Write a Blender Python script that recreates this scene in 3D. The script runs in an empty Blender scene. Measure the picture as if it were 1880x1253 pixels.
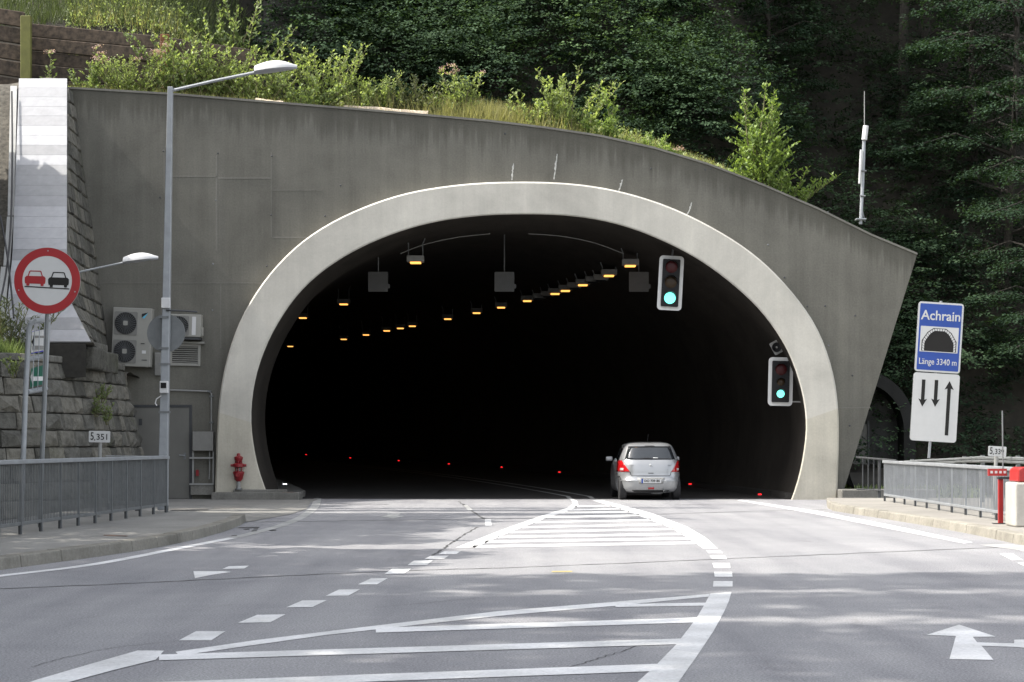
import bpy, bmesh, math, random
import numpy as np
from mathutils import Vector, Matrix
from mathutils.geometry import tessellate_polygon

# ------------------------------------------------------------------ camera, sky, sun, exposure
SC = bpy.context.scene
COL = SC.collection
F, CX, HY, CH = 3300.0, 940.0, 813.0, 1.5      # focal length in photo pixels, principal column, horizon row, eye height
cam_d = bpy.data.cameras.new('camera'); cam = bpy.data.objects.new('camera', cam_d); COL.objects.link(cam)
cam_d.sensor_width = 36.0; cam_d.lens = F / 1880.0 * 36.0; cam_d.shift_y = (HY - 626.5) / 1880.0
cam_d.clip_start = 0.5; cam_d.clip_end = 2000.0
cam.location = (0, 0, CH); cam.rotation_euler = (math.radians(90), 0, 0)
SC.camera = cam

SUN_EL, SUN_AZ = 50.0, 182.0        # azimuth measured from +X towards +Y: the sun stands to the left
sv = Vector((math.cos(math.radians(SUN_EL)) * math.cos(math.radians(SUN_AZ)),
             math.cos(math.radians(SUN_EL)) * math.sin(math.radians(SUN_AZ)), math.sin(math.radians(SUN_EL))))
w = bpy.data.worlds.new('World'); SC.world = w; w.use_nodes = True
wn = w.node_tree.nodes; wl = w.node_tree.links; wn.clear()
sky = wn.new('ShaderNodeTexSky'); sky.sky_type = 'NISHITA'; sky.sun_disc = False
sky.sun_elevation = math.radians(SUN_EL); sky.sun_rotation = math.atan2(sv.x, sv.y)
sky.air_density = 1.0; sky.dust_density = 3.0; sky.ozone_density = 0.6
bg = wn.new('ShaderNodeBackground'); bg.inputs['Strength'].default_value = 0.15
wo = wn.new('ShaderNodeOutputWorld'); hsv = wn.new('ShaderNodeHueSaturation'); hsv.inputs['Saturation'].default_value = 0.32   # milky, hazy summer sky
wl.new(sky.outputs[0], hsv.inputs['Color']); wl.new(hsv.outputs[0], bg.inputs[0]); wl.new(bg.outputs[0], wo.inputs[0])
sun_d = bpy.data.lights.new('sun', 'SUN'); sun_d.energy = 2.45; sun_d.angle = math.radians(0.5); sun_d.color = (1.0, 0.95, 0.87)
sun = bpy.data.objects.new('sun', sun_d); COL.objects.link(sun); sun.location = (-30, 0, 40)
sun.rotation_euler = sv.to_track_quat('Z', 'Y').to_euler()
SC.view_settings.view_transform = 'Standard'; SC.view_settings.look = 'None'
SC.view_settings.exposure = 1.76; SC.view_settings.gamma = 1.0; SC.view_settings.use_curve_mapping = False
SC.render.engine = 'CYCLES'
SC.cycles.max_bounces = 6; SC.cycles.diffuse_bounces = 3; SC.cycles.transparent_max_bounces = 6
SC.cycles.use_denoising = True

random.seed(7)
RNG = np.random.default_rng(11)

def P(x, y, Y):            # photo pixel at a known distance -> world point
    return Vector(((x - CX) * Y / F, Y, CH - (y - HY) * Y / F))
def G(x, y, z=0.0):        # photo pixel on a level surface at height z
    Y = (CH - z) * F / (y - HY)
    return Vector(((x - CX) * Y / F, Y, z))

# ------------------------------------------------------------------ materials
def new_mat(name):
    m = bpy.data.materials.new(name); m.use_nodes = True
    nt = m.node_tree; b = nt.nodes['Principled BSDF']
    return m, nt, b
def N(nt, t, **kw):
    n = nt.nodes.new(t)
    for k, v in kw.items():
        if k in n.inputs: n.inputs[k].default_value = v
        else: setattr(n, k, v)
    return n
def ramp(nt, src, stops):
    r = nt.nodes.new('ShaderNodeValToRGB')
    el = r.color_ramp.elements
    while len(el) < len(stops): el.new(0.5)
    for e, (p, c) in zip(el, stops):
        e.position = p; e.color = (*c, 1) if len(c) == 3 else c
    nt.links.new(src, r.inputs[0]); return r
def coords(nt, scale=(1, 1, 1), kind='Object'):
    tc = nt.nodes.new('ShaderNodeTexCoord'); mp = nt.nodes.new('ShaderNodeMapping'); mp.inputs['Scale'].default_value = scale
    nt.links.new(tc.outputs[kind], mp.inputs[0]); return mp.outputs[0]
def mixc(nt, fac, a, b, mode='MIX'):
    m = nt.nodes.new('ShaderNodeMix'); m.data_type = 'RGBA'; m.blend_type = mode
    for s, v in ((m.inputs[0], fac), (m.inputs[6], a), (m.inputs[7], b)):
        if hasattr(v, 'is_linked'): nt.links.new(v, s)
        elif isinstance(v, tuple): s.default_value = (*v, 1)
        else: s.default_value = v
    return m.outputs[2]
def bump(nt, b, h, strength=0.3, dist=0.02):
    n = nt.nodes.new('ShaderNodeBump'); n.inputs['Strength'].default_value = strength; n.inputs['Distance'].default_value = dist
    nt.links.new(h, n.inputs['Height']); nt.links.new(n.outputs[0], b.inputs['Normal'])
def sc(c, k): return tuple(x * k for x in c)

def simple(name, col, rough=0.6, metal=0.0, var=0.15, scale=6.0, bmp=0.0, objvar=0.0, coat=0.0, spec=0.5):
    m, nt, b = new_mat(name)
    v = coords(nt)
    n = N(nt, 'ShaderNodeTexNoise', Scale=scale, Detail=6.0, Roughness=0.6); nt.links.new(v, n.inputs['Vector'])
    r = ramp(nt, n.outputs['Fac'], [(0.3, sc(col, 1 - var)), (0.7, sc(col, 1 + var))])
    c = r.outputs[0]
    if objvar:
        oi = nt.nodes.new('ShaderNodeObjectInfo')
        rr = ramp(nt, oi.outputs['Random'], [(0, (1 - objvar,) * 3), (1, (1 + objvar,) * 3)])
        c = mixc(nt, 1.0, c, rr.outputs[0], 'MULTIPLY')
    nt.links.new(c, b.inputs['Base Color'])
    b.inputs['Roughness'].default_value = rough; b.inputs['Metallic'].default_value = metal
    b.inputs['Coat Weight'].default_value = coat; b.inputs['Specular IOR Level'].default_value = spec
    if bmp: bump(nt, b, n.outputs['Fac'], bmp)
    return m
def emis(name, col, strength):
    m, nt, b = new_mat(name)
    b.inputs['Base Color'].default_value = (*sc(col, 0.6), 1)
    b.inputs['Emission Color'].default_value = (*col, 1); b.inputs['Emission Strength'].default_value = strength
    return m

def m_asphalt(name, base, warm=0.0):
    m, nt, b = new_mat(name); v = coords(nt)
    g = N(nt, 'ShaderNodeTexNoise', Scale=55.0, Detail=4.0, Roughness=0.75); nt.links.new(v, g.inputs['Vector'])
    g2 = N(nt, 'ShaderNodeTexVoronoi', Scale=90.0); nt.links.new(v, g2.inputs['Vector'])
    big = N(nt, 'ShaderNodeTexNoise', Scale=0.35, Detail=6.0, Roughness=0.65, Distortion=0.6); nt.links.new(v, big.inputs['Vector'])
    tr = N(nt, 'ShaderNodeTexNoise', Scale=1.0, Detail=5.0); nt.links.new(coords(nt, (1.6, 0.12, 1)), tr.inputs['Vector'])
    c1 = ramp(nt, g.outputs['Fac'], [(0.30, sc(base, 0.45)), (0.5, base), (0.72, sc(base, 1.7))]).outputs[0]
    c2 = ramp(nt, big.outputs['Fac'], [(0.3, (0.84, 0.84, 0.85)), (0.7, (1.13, 1.12, 1.10))]).outputs[0]
    c3 = ramp(nt, tr.outputs['Fac'], [(0.35, (0.86, 0.86, 0.87)), (0.6, (1.06, 1.06, 1.05))]).outputs[0]
    c4 = ramp(nt, g2.outputs['Color'], [(0.1, (0.9,) * 3), (0.9, (1.1,) * 3)]).outputs[0]
    c = mixc(nt, 1.0, mixc(nt, 1.0, mixc(nt, 1.0, c1, c2, 'MULTIPLY'), c3, 'MULTIPLY'), c4, 'MULTIPLY')
    st = N(nt, 'ShaderNodeTexNoise', Scale=0.9, Detail=7.0, Roughness=0.7, Distortion=1.2); nt.links.new(coords(nt, (1.0, 0.45, 1)), st.inputs['Vector'])
    c = mixc(nt, 1.0, c, ramp(nt, st.outputs['Fac'], [(0.60, (1, 1, 1)), (0.74, (0.80, 0.79, 0.78))]).outputs[0], 'MULTIPLY')
    nt.links.new(c, b.inputs['Base Color']); b.inputs['Roughness'].default_value = 0.82
    b.inputs['Specular IOR Level'].default_value = 0.35
    bump(nt, b, g.outputs['Fac'], 0.45, 0.012); return m

def m_paint(name, col=(0.74, 0.74, 0.74)):
    m, nt, b = new_mat(name); v = coords(nt)
    g = N(nt, 'ShaderNodeTexNoise', Scale=28.0, Detail=8.0, Roughness=0.75); nt.links.new(v, g.inputs['Vector'])
    s = N(nt, 'ShaderNodeTexNoise', Scale=1.3, Detail=4.0); nt.links.new(v, s.inputs['Vector'])
    c = ramp(nt, g.outputs['Fac'], [(0.30, sc(col, 0.36)), (0.40, sc(col, 0.80)), (0.62, col)]).outputs[0]
    c = mixc(nt, 1.0, c, ramp(nt, s.outputs['Fac'], [(0.3, (0.70, 0.70, 0.69)), (0.65, (1, 1, 1))]).outputs[0], 'MULTIPLY')
    nt.links.new(c, b.inputs['Base Color']); b.inputs['Roughness'].default_value = 0.6
    bump(nt, b, g.outputs['Fac'], 0.3, 0.01); return m

def m_concrete(name, base, streak=0.35, fine=0.12, ztop=None, rough=0.9):
    m, nt, b = new_mat(name); v = coords(nt)
    n1 = N(nt, 'ShaderNodeTexNoise', Scale=0.55, Detail=8.0, Roughness=0.62, Distortion=0.3); nt.links.new(v, n1.inputs['Vector'])
    n2 = N(nt, 'ShaderNodeTexNoise', Scale=22.0, Detail=6.0, Roughness=0.7); nt.links.new(v, n2.inputs['Vector'])
    n3 = N(nt, 'ShaderNodeTexNoise', Scale=1.0, Detail=6.0, Roughness=0.7); nt.links.new(coords(nt, (2.6, 1.0, 0.10)), n3.inputs['Vector'])
    n4 = N(nt, 'ShaderNodeTexNoise', Scale=1.0, Detail=4.0, Roughness=0.6); nt.links.new(coords(nt, (7.0, 1.0, 0.16)), n4.inputs['Vector'])
    c = ramp(nt, n1.outputs['Fac'], [(0.26, sc(base, 0.76)), (0.5, base), (0.74, sc(base, 1.22))]).outputs[0]
    c = mixc(nt, 1.0, c, ramp(nt, n2.outputs['Fac'], [(0.3, (1 - fine,) * 3), (0.7, (1 + fine,) * 3)]).outputs[0], 'MULTIPLY')
    c = mixc(nt, 1.0, c, ramp(nt, n3.outputs['Fac'], [(0.36, (1 - streak, 1 - streak, 1 - streak * 1.04)), (0.56, (1, 1, 1)), (0.74, (1.1, 1.1, 1.08))]).outputs[0], 'MULTIPLY')
    if ztop is not None:      # rain stains hanging from the top edge: stored as the distance below it
        at = nt.nodes.new('ShaderNodeAttribute'); at.attribute_name = 'drop'
        ad = nt.nodes.new('ShaderNodeMath'); ad.operation = 'MULTIPLY_ADD'; ad.inputs[1].default_value = 2.6; ad.inputs[2].default_value = -0.55
        nt.links.new(n4.outputs['Fac'], ad.inputs[0])
        lt = nt.nodes.new('ShaderNodeMath'); lt.operation = 'DIVIDE'
        nt.links.new(at.outputs['Fac'], lt.inputs[0]); nt.links.new(ad.outputs[0], lt.inputs[1])
        rr = ramp(nt, lt.outputs[0], [(0.0, (0.60, 0.60, 0.58)), (0.5, (0.72, 0.72, 0.70)), (1.0, (1, 1, 1))]).outputs[0]
        c = mixc(nt, 1.0, c, rr, 'MULTIPLY')
    nt.links.new(c, b.inputs['Base Color']); b.inputs['Roughness'].default_value = rough
    b.inputs['Specular IOR Level'].default_value = 0.3
    bump(nt, b, n2.outputs['Fac'], 0.25, 0.01); return m

def m_stone(name, base, mossy=0.35):
    m, nt, b = new_mat(name); v = coords(nt)
    oi = nt.nodes.new('ShaderNodeObjectInfo')
    n1 = N(nt, 'ShaderNodeTexNoise', Scale=5.0, Detail=8.0, Roughness=0.7); nt.links.new(v, n1.inputs['Vector'])
    n2 = N(nt, 'ShaderNodeTexNoise', Scale=1.1, Detail=5.0, Roughness=0.6); nt.links.new(v, n2.inputs['Vector'])
    c = ramp(nt, n1.outputs['Fac'], [(0.28, sc(base, 0.5)), (0.5, base), (0.75, sc(base, 1.5))]).outputs[0]
    c = mixc(nt, 1.0, c, ramp(nt, oi.outputs['Random'], [(0, (0.62, 0.62, 0.60)), (0.5, (0.95, 0.95, 0.93)), (1, (1.35, 1.31, 1.22))]).outputs[0], 'MULTIPLY')
    f = ramp(nt, n2.outputs['Fac'], [(0.55, (0, 0, 0)), (0.75, (mossy,) * 3)]).outputs[0]
    c = mixc(nt, f, c, (0.055, 0.065, 0.022))
    nt.links.new(c, b.inputs['Base Color']); b.inputs['Roughness'].default_value = 0.95
    b.inputs['Specular IOR Level'].default_value = 0.2
    bump(nt, b, n1.outputs['Fac'], 1.0, 0.09); return m

def m_leaf(name, dark, light, trans=0.35, rough=0.5, spec=0.35):
    m, nt, b = new_mat(name)
    at = nt.nodes.new('ShaderNodeAttribute'); at.attribute_name = 'tint'
    c = ramp(nt, at.outputs['Fac'], [(0.0, dark), (0.75, light), (1.0, sc(light, 1.25))]).outputs[0]
    nt.links.new(c, b.inputs['Base Color']); b.inputs['Roughness'].default_value = rough; b.inputs['Specular IOR Level'].default_value = spec
    t = nt.nodes.new('ShaderNodeBsdfTranslucent'); nt.links.new(mixc(nt, 1.0, c, (1.12, 1.15, 0.55), 'MULTIPLY'), t.inputs['Color'])
    mx = nt.nodes.new('ShaderNodeMixShader'); mx.inputs[0].default_value = trans
    out = nt.nodes['Material Output']
    nt.links.new(b.outputs[0], mx.inputs[1]); nt.links.new(t.outputs[0], mx.inputs[2]); nt.links.new(mx.outputs[0], out.inputs[0])
    return m

M = {}
M['asphalt'] = m_asphalt('asphalt', (0.225, 0.225, 0.234))
M['tunnel_asphalt'] = m_asphalt('tunnel asphalt', (0.035, 0.033, 0.031))  # far darker than the outer road: tunnel shade put into the colour
M['tar'] = simple('tar seam', (0.04, 0.04, 0.04), 0.7, var=0.3, scale=20)
M['tyre_mark'] = simple('rust stain', (0.10, 0.055, 0.035), 0.8, var=0.3, scale=20)
M['paint'] = m_paint('road paint')
M['old_paint'] = m_paint('worn road paint', (0.42, 0.42, 0.41))
M['yellow_paint'] = m_paint('yellow paint', (0.5, 0.42, 0.16))
M['pave'] = m_concrete('pavement concrete', (0.21, 0.205, 0.19), 0.06, 0.14)
M['kerb'] = m_concrete('kerb concrete', (0.20, 0.19, 0.165), 0.25, 0.2)
M['kerb_r'] = m_concrete('sandy kerb concrete', (0.25, 0.235, 0.20), 0.25, 0.2)
M['pave_r'] = m_concrete('sandy pavement', (0.22, 0.208, 0.187), 0.05, 0.12)
M['block'] = m_concrete('pale pedestal concrete', (0.42, 0.40, 0.36), 0.15, 0.08)
M['wall'] = m_concrete('portal concrete', (0.137, 0.132, 0.114), 0.13, 0.14, ztop=True)
M['ring'] = m_concrete('painted arch concrete', (0.475, 0.455, 0.405), 0.07, 0.05, rough=0.7)
M['ring_low'] = m_concrete('lower band of the arch', (0.445, 0.418, 0.35), 0.12, 0.07, rough=0.7)
M['lining'] = m_concrete('dark tunnel lining', (0.034, 0.029, 0.024), 0.3, 0.2)  # base colour set near black over the whole lining
M['plinth'] = m_concrete('plinth concrete', (0.17, 0.165, 0.15), 0.2, 0.2)
M['efflo'] = simple('lime bloom', (0.42, 0.42, 0.40), 0.9, var=0.3, scale=14)
M['ridge'] = m_concrete('formwork ridge', (0.158, 0.153, 0.135), 0.1, 0.1)
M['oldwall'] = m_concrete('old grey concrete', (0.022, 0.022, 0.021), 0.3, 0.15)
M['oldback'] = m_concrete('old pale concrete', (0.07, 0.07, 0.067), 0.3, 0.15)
M['stone'] = m_stone('wall stone', (0.128, 0.124, 0.112), 0.35)
M['mortar'] = simple('dark joint', (0.03, 0.028, 0.024), 0.95, var=0.3, scale=8)
M['cap'] = m_stone('cap stone', (0.17, 0.165, 0.15), 0.2)
M['alu'] = simple('weathered aluminium', (0.275, 0.278, 0.29), 0.5, 0.0, var=0.10, scale=5, objvar=0.22)
M['alu_d'] = simple('duller aluminium', (0.232, 0.234, 0.24), 0.6, 0.0, var=0.10, scale=5, objvar=0.12)
M['alu2'] = simple('grey zinc strip', (0.30, 0.30, 0.29), 0.6, 0.0, var=0.12, scale=4)
M['galv'] = simple('galvanised steel', (0.30, 0.315, 0.33), 0.5, 0.35, var=0.12, scale=5)
M['galv_d'] = simple('dull galvanised steel', (0.16, 0.168, 0.17), 0.55, 0.3, var=0.12, scale=7)
M['steel_dark'] = simple('dark steel', (0.05, 0.052, 0.055), 0.5, 0.3, var=0.2)
M['white_metal'] = simple('white enamel', (0.55, 0.55, 0.55), 0.4, 0.0, var=0.04)
M['offwhite'] = simple('beige casing', (0.27, 0.265, 0.24), 0.5, 0.0, var=0.06, scale=3)
M['grey_plate'] = simple('grey sign back', (0.25, 0.25, 0.24), 0.55, 0.1, var=0.08, scale=3)
M['grey_box'] = simple('grey cabinet', (0.18, 0.177, 0.165), 0.6, 0.1, var=0.1, scale=6)
M['panel_dark'] = simple('dark grey panel', (0.09, 0.09, 0.09), 0.8, var=0.1)  # even dark tone, well below the grey cabinet casing
M['door'] = simple('grey steel door', (0.125, 0.122, 0.11), 0.6, 0.0, var=0.08, scale=2)
M['black'] = simple('black', (0.012, 0.012, 0.013), 0.5, var=0.1)
M['black_gloss'] = simple('black plastic', (0.008, 0.008, 0.009), 0.6, var=0.1, spec=0.25)
M['sign_red'] = simple('sign red', (0.30, 0.008, 0.012), 0.4, var=0.05)
M['sign_white'] = simple('sign white', (0.52, 0.52, 0.51), 0.45, var=0.03)
M['sign_blue'] = simple('sign blue', (0.012, 0.055, 0.29), 0.4, var=0.05)
M['sign_green'] = simple('sign green', (0.008, 0.10, 0.062), 0.4, var=0.05)
M['sign_navy'] = simple('sign violet blue', (0.06, 0.06, 0.42), 0.4, var=0.05)
M['sign_dark'] = simple('pictogram black', (0.008, 0.007, 0.006), 0.8, var=0.1)
M['hyd_red'] = simple('hydrant red', (0.20, 0.010, 0.014), 0.4, var=0.15, scale=12)
M['barrier_red'] = simple('barrier red', (0.34, 0.02, 0.018), 0.45, var=0.1)
M['wood'] = simple('weathered timber', (0.055, 0.040, 0.028), 0.9, var=0.7, scale=7, bmp=0.5, objvar=0.3)
M['log'] = simple('bleached timber', (0.42, 0.35, 0.27), 0.9, var=0.4, scale=12, bmp=0.5)
M['post_green'] = simple('yellow green post', (0.13, 0.13, 0.03), 0.7, var=0.2, scale=4)
M['post_orange'] = simple('rusty post', (0.16, 0.06, 0.022), 0.8, var=0.3, scale=5)
M['soil'] = simple('forest soil', (0.022, 0.019, 0.013), 0.95, var=0.5, scale=3, bmp=0.6)
M['scree'] = simple('stony soil', (0.075, 0.068, 0.055), 0.95, var=0.55, scale=9, bmp=0.9)
M['bank'] = simple('grassy soil', (0.085, 0.085, 0.045), 0.95, var=0.5, scale=2, bmp=0.6)
M['rock'] = simple('grey outcrop rock', (0.042, 0.038, 0.035), 0.9, var=0.45, scale=1.6, bmp=0.8)  # low base tone, mottled at random
M['bark'] = simple('bark', (0.03, 0.026, 0.021), 0.95, var=0.5, scale=12, bmp=0.6)
M['stem'] = simple('green stems', (0.10, 0.095, 0.04), 0.8, var=0.3, scale=12)
M['leaf_sun'] = m_leaf('sunlit leaves', (0.10, 0.145, 0.04), (0.38, 0.45, 0.20), 0.5)  # portal-top leaf colours raised to stand in for stronger sunshine
M['leaf_mid'] = m_leaf('shrub leaves', (0.07, 0.11, 0.036), (0.29, 0.36, 0.16), 0.45)
M['leaf_yel'] = m_leaf('sapling leaves', (0.085, 0.14, 0.03), (0.27, 0.36, 0.12), 0.5)
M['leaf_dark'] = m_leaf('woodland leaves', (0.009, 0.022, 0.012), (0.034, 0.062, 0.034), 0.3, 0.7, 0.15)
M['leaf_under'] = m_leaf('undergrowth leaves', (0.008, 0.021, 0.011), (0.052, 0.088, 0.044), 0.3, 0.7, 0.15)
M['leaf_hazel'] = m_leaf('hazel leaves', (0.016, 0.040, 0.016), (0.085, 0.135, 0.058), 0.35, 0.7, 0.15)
M['leaf_grey'] = m_leaf('willow leaves', (0.05, 0.065, 0.03), (0.13, 0.15, 0.075), 0.35)
M['leaf_bank'] = m_leaf('bank grass', (0.04, 0.06, 0.018), (0.10, 0.125, 0.045), 0.35)
M['grass'] = m_leaf('grass blades', (0.13, 0.14, 0.04), (0.34, 0.32, 0.14), 0.4)
M['pink'] = m_leaf('pink flower heads', (0.35, 0.20, 0.20), (0.55, 0.38, 0.37), 0.3)
M['green_ok'] = emis('green signal lens', (0.18, 0.95, 0.78), 0.55)
M['red_off'] = simple('unlit red lens', (0.04, 0.003, 0.004), 0.4, spec=0.25)
M['amber_off'] = simple('unlit amber lens', (0.03, 0.018, 0.008), 0.4, spec=0.25)
M['sodium'] = emis('sodium lamp glass', (1.0, 0.45, 0.10), 0.60)
M['red_led'] = emis('red kerb light', (1.0, 0.015, 0.02), 0.5)
M['white_led'] = emis('white kerb light', (0.9, 0.95, 1.0), 2.0)
M['rubber'] = simple('tyre rubber', (0.018, 0.018, 0.019), 0.8, var=0.15)
M['rim'] = simple('alloy rim', (0.55, 0.56, 0.58), 0.3, 0.7, var=0.05)
M['under'] = simple('car underside', (0.02, 0.02, 0.02), 0.8, var=0.2)
m, nt, b = new_mat('silver car paint')
b.inputs['Base Color'].default_value = (0.31, 0.315, 0.32, 1); b.inputs['Metallic'].default_value = 0.5
b.inputs['Roughness'].default_value = 0.33; b.inputs['Coat Weight'].default_value = 0.6; b.inputs['Coat Roughness'].default_value = 0.06
fl = N(nt, 'ShaderNodeTexNoise', Scale=400.0, Detail=2.0); nt.links.new(coords(nt), fl.inputs['Vector']); bump(nt, b, fl.outputs['Fac'], 0.03, 0.002)
M['silver'] = m
m, nt, b = new_mat('tinted car glass'); b.inputs['Base Color'].default_value = (0.02, 0.023, 0.026, 1)
b.inputs['Roughness'].default_value = 0.05; b.inputs['Specular IOR Level'].default_value = 0.6; b.inputs['IOR'].default_value = 1.6
M['car_glass'] = m
m, nt, b = new_mat('red tail lens'); b.inputs['Base Color'].default_value = (0.36, 0.008, 0.010, 1)
b.inputs['Roughness'].default_value = 0.15; b.inputs['Coat Weight'].default_value = 0.8
M['tail_red'] = m
M['tail_clear'] = simple('clear tail lens', (0.42, 0.40, 0.38), 0.2, var=0.1, coat=0.5)
M['lamp_glass'] = simple('lamp diffuser', (0.30, 0.31, 0.34), 0.3, var=0.05)

# ------------------------------------------------------------------ builders
ORG = {}
def register(o, root_loc): ORG[o.name] = Vector(root_loc)
def thing(name, label, cat, loc=(0, 0, 0), group=None):
    o = bpy.data.objects.new(name, None); COL.objects.link(o); o.location = loc
    o.empty_display_size = 0.2
    o['label'] = label; o['category'] = cat
    if group: o['group'] = group
    ORG[o.name] = Vector(loc); return o
def tag(o, label, cat, group=None):
    o['label'] = label; o['category'] = cat
    if group: o['group'] = group
    return o

class MB:
    def __init__(s): s.v = []; s.f = []; s.smooth_from = None
    def add(s, vs, fs):
        k = len(s.v); s.v += [Vector(p) for p in vs]; s.f += [tuple(i + k for i in f) for f in fs]; return s
    def hexa(s, p):        # 8 corners: 0-3 one face, 4-7 the opposite face
        return s.add(p, [(3, 2, 1, 0), (4, 5, 6, 7), (0, 1, 5, 4), (1, 2, 6, 5), (2, 3, 7, 6), (3, 0, 4, 7)])
    def box(s, lo, hi):
        (a, b, c), (d, e, f) = lo, hi
        return s.hexa([(a, b, c), (d, b, c), (d, e, c), (a, e, c), (a, b, f), (d, b, f), (d, e, f), (a, e, f)])
    def cbox(s, c, size, rot=None):
        hx, hy, hz = (x / 2 for x in size); m = rot or Matrix.Identity(3); c = Vector(c)
        pts = [(-hx, -hy, -hz), (hx, -hy, -hz), (hx, hy, -hz), (-hx, hy, -hz), (-hx, -hy, hz), (hx, -hy, hz), (hx, hy, hz), (-hx, hy, hz)]
        return s.hexa([c + m @ Vector(p) for p in pts])
    def tube(s, pts, r, n=8, cap=True):
        pts = [Vector(p) for p in pts]; rs = r if isinstance(r, (list, tuple)) else [r] * len(pts)
        k = len(s.v); up = None
        for i, p in enumerate(pts):
            t = (pts[min(i + 1, len(pts) - 1)] - pts[max(i - 1, 0)]).normalized()
            if up is None: up = Vector((0, 0, 1)) if abs(t.z) < 0.9 else Vector((1, 0, 0))
            a = t.cross(up).normalized(); b2 = a.cross(t).normalized(); up = b2
            for j in range(n):
                an = 2 * math.pi * j / n
                s.v.append(p + (a * math.cos(an) + b2 * math.sin(an)) * rs[i])
        for i in range(len(pts) - 1):
            for j in range(n):
                a0 = k + i * n + j; a1 = k + i * n + (j + 1) % n
                s.f.append((a0, a1, a1 + n, a0 + n))
        if cap:
            s.f.append(tuple(k + j for j in reversed(range(n)))); e = k + (len(pts) - 1) * n
            s.f.append(tuple(e + j for j in range(n)))
        return s
    def lathe(s, prof, n=20, center=(0, 0, 0), mat=None):    # profile of (r, h) round local Z
        k = len(s.v); c = Vector(center); m = mat or Matrix.Identity(3)
        for r, h in prof:
            for j in range(n):
                a = 2 * math.pi * j / n
                s.v.append(c + m @ Vector((r * math.cos(a), r * math.sin(a), h)))
        for i in range(len(prof) - 1):
            for j in range(n):
                a0 = k + i * n + j; a1 = k + i * n + (j + 1) % n
                s.f.append((a0, a1, a1 + n, a0 + n))
        s.f.append(tuple(k + j for j in reversed(range(n)))); e = k + (len(prof) - 1) * n
        s.f.append(tuple(e + j for j in range(n))); return s
    def prism(s, poly, ax, a, b):     # 2-D polygon extruded along axis 'y' (poly is x,z) or 'z' (poly is x,y)
        mk = (lambda p, h: Vector((p[0], h, p[1]))) if ax == 'y' else (lambda p, h: Vector((p[0], p[1], h)))
        n = len(poly); k = len(s.v)
        s.v += [mk(p, a) for p in poly] + [mk(p, b) for p in poly]
        tri = tessellate_polygon([[Vector((p[0], p[1], 0)) for p in poly]])
        for t in tri:
            s.f.append(tuple(k + i for i in t)); s.f.append(tuple(k + n + i for i in reversed(t)))
        for i in range(n):
            j = (i + 1) % n; s.f.append((k + i, k + j, k + n + j, k + n + i))
        return s
    def build(s, name, mat, parent=None, smooth=False, bevel=0.0, root=None, local=False, seg=2):
        o0 = Vector((0, 0, 0))
        if parent is not None and not local: o0 = ORG[parent.name]
        elif parent is None and root is not None: o0 = Vector(root)
        me = bpy.data.meshes.new(name)
        me.from_pydata([tuple(p - o0) for p in s.v], [], s.f)
        bm = bmesh.new(); bm.from_mesh(me); bmesh.ops.recalc_face_normals(bm, faces=bm.faces); bm.to_mesh(me); bm.free()
        me.materials.append(mat)
        if smooth:
            me.polygons.foreach_set('use_smooth', [True] * len(me.polygons))
            me.set_sharp_from_angle(angle=math.radians(40))
        o = bpy.data.objects.new(name, me); COL.objects.link(o)
        if parent is not None: o.parent = parent; ORG[o.name] = ORG[parent.name]
        elif root is not None: o.location = root; ORG[o.name] = Vector(root)
        else: ORG[o.name] = Vector((0, 0, 0))
        if bevel:
            bv = o.modifiers.new('bevel', 'BEVEL'); bv.width = bevel; bv.segments = seg; bv.limit_method = 'ANGLE'
        return o
def bx(name, lo, hi, mat, parent, bevel=0.0, local=False): return MB().box(lo, hi).build(name, mat, parent, bevel=bevel, local=local)
def structure(o): o['kind'] = 'structure'; return o

def copy_tree(o, parent=None):
    c = o.copy(); COL.objects.link(c); c.parent = parent
    if parent is None: ORG[c.name] = c.location.copy()
    for ch in list(o.children): copy_tree(ch, c)
    return c

_fonts = {}
def text(name, body, size, mat, parent, loc, sx=1.0, bold=0.0, depth=0.003, align='CENTER', local=True, fit=None):
    cu = bpy.data.curves.new(name, 'FONT'); cu.body = body; cu.size = size; cu.align_x = align; cu.align_y = 'CENTER'
    cu.offset = bold; cu.extrude = depth; cu.resolution_u = 3
    t = bpy.data.objects.new(name, cu); COL.objects.link(t)
    dg = bpy.context.evaluated_depsgraph_get(); dg.update()
    me = bpy.data.meshes.new_from_object(t.evaluated_get(dg)); bpy.data.objects.remove(t); bpy.data.curves.remove(cu)
    xs = [v.co.x for v in me.vertices]
    if fit: sx = fit / (max(xs) - min(xs))
    cx = (max(xs) + min(xs)) / 2 if align == 'CENTER' else 0
    for v in me.vertices:
        x, y, z = v.co; v.co = ((x - cx) * sx, -z, y)
    me.flip_normals() if False else None
    me.name = name; me.materials.clear(); me.materials.append(mat)
    o = bpy.data.objects.new(name, me); COL.objects.link(o); o.parent = parent
    o.location = Vector(loc) if local else Vector(loc) - ORG[parent.name]
    ORG[o.name] = ORG[parent.name]; return o

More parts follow.
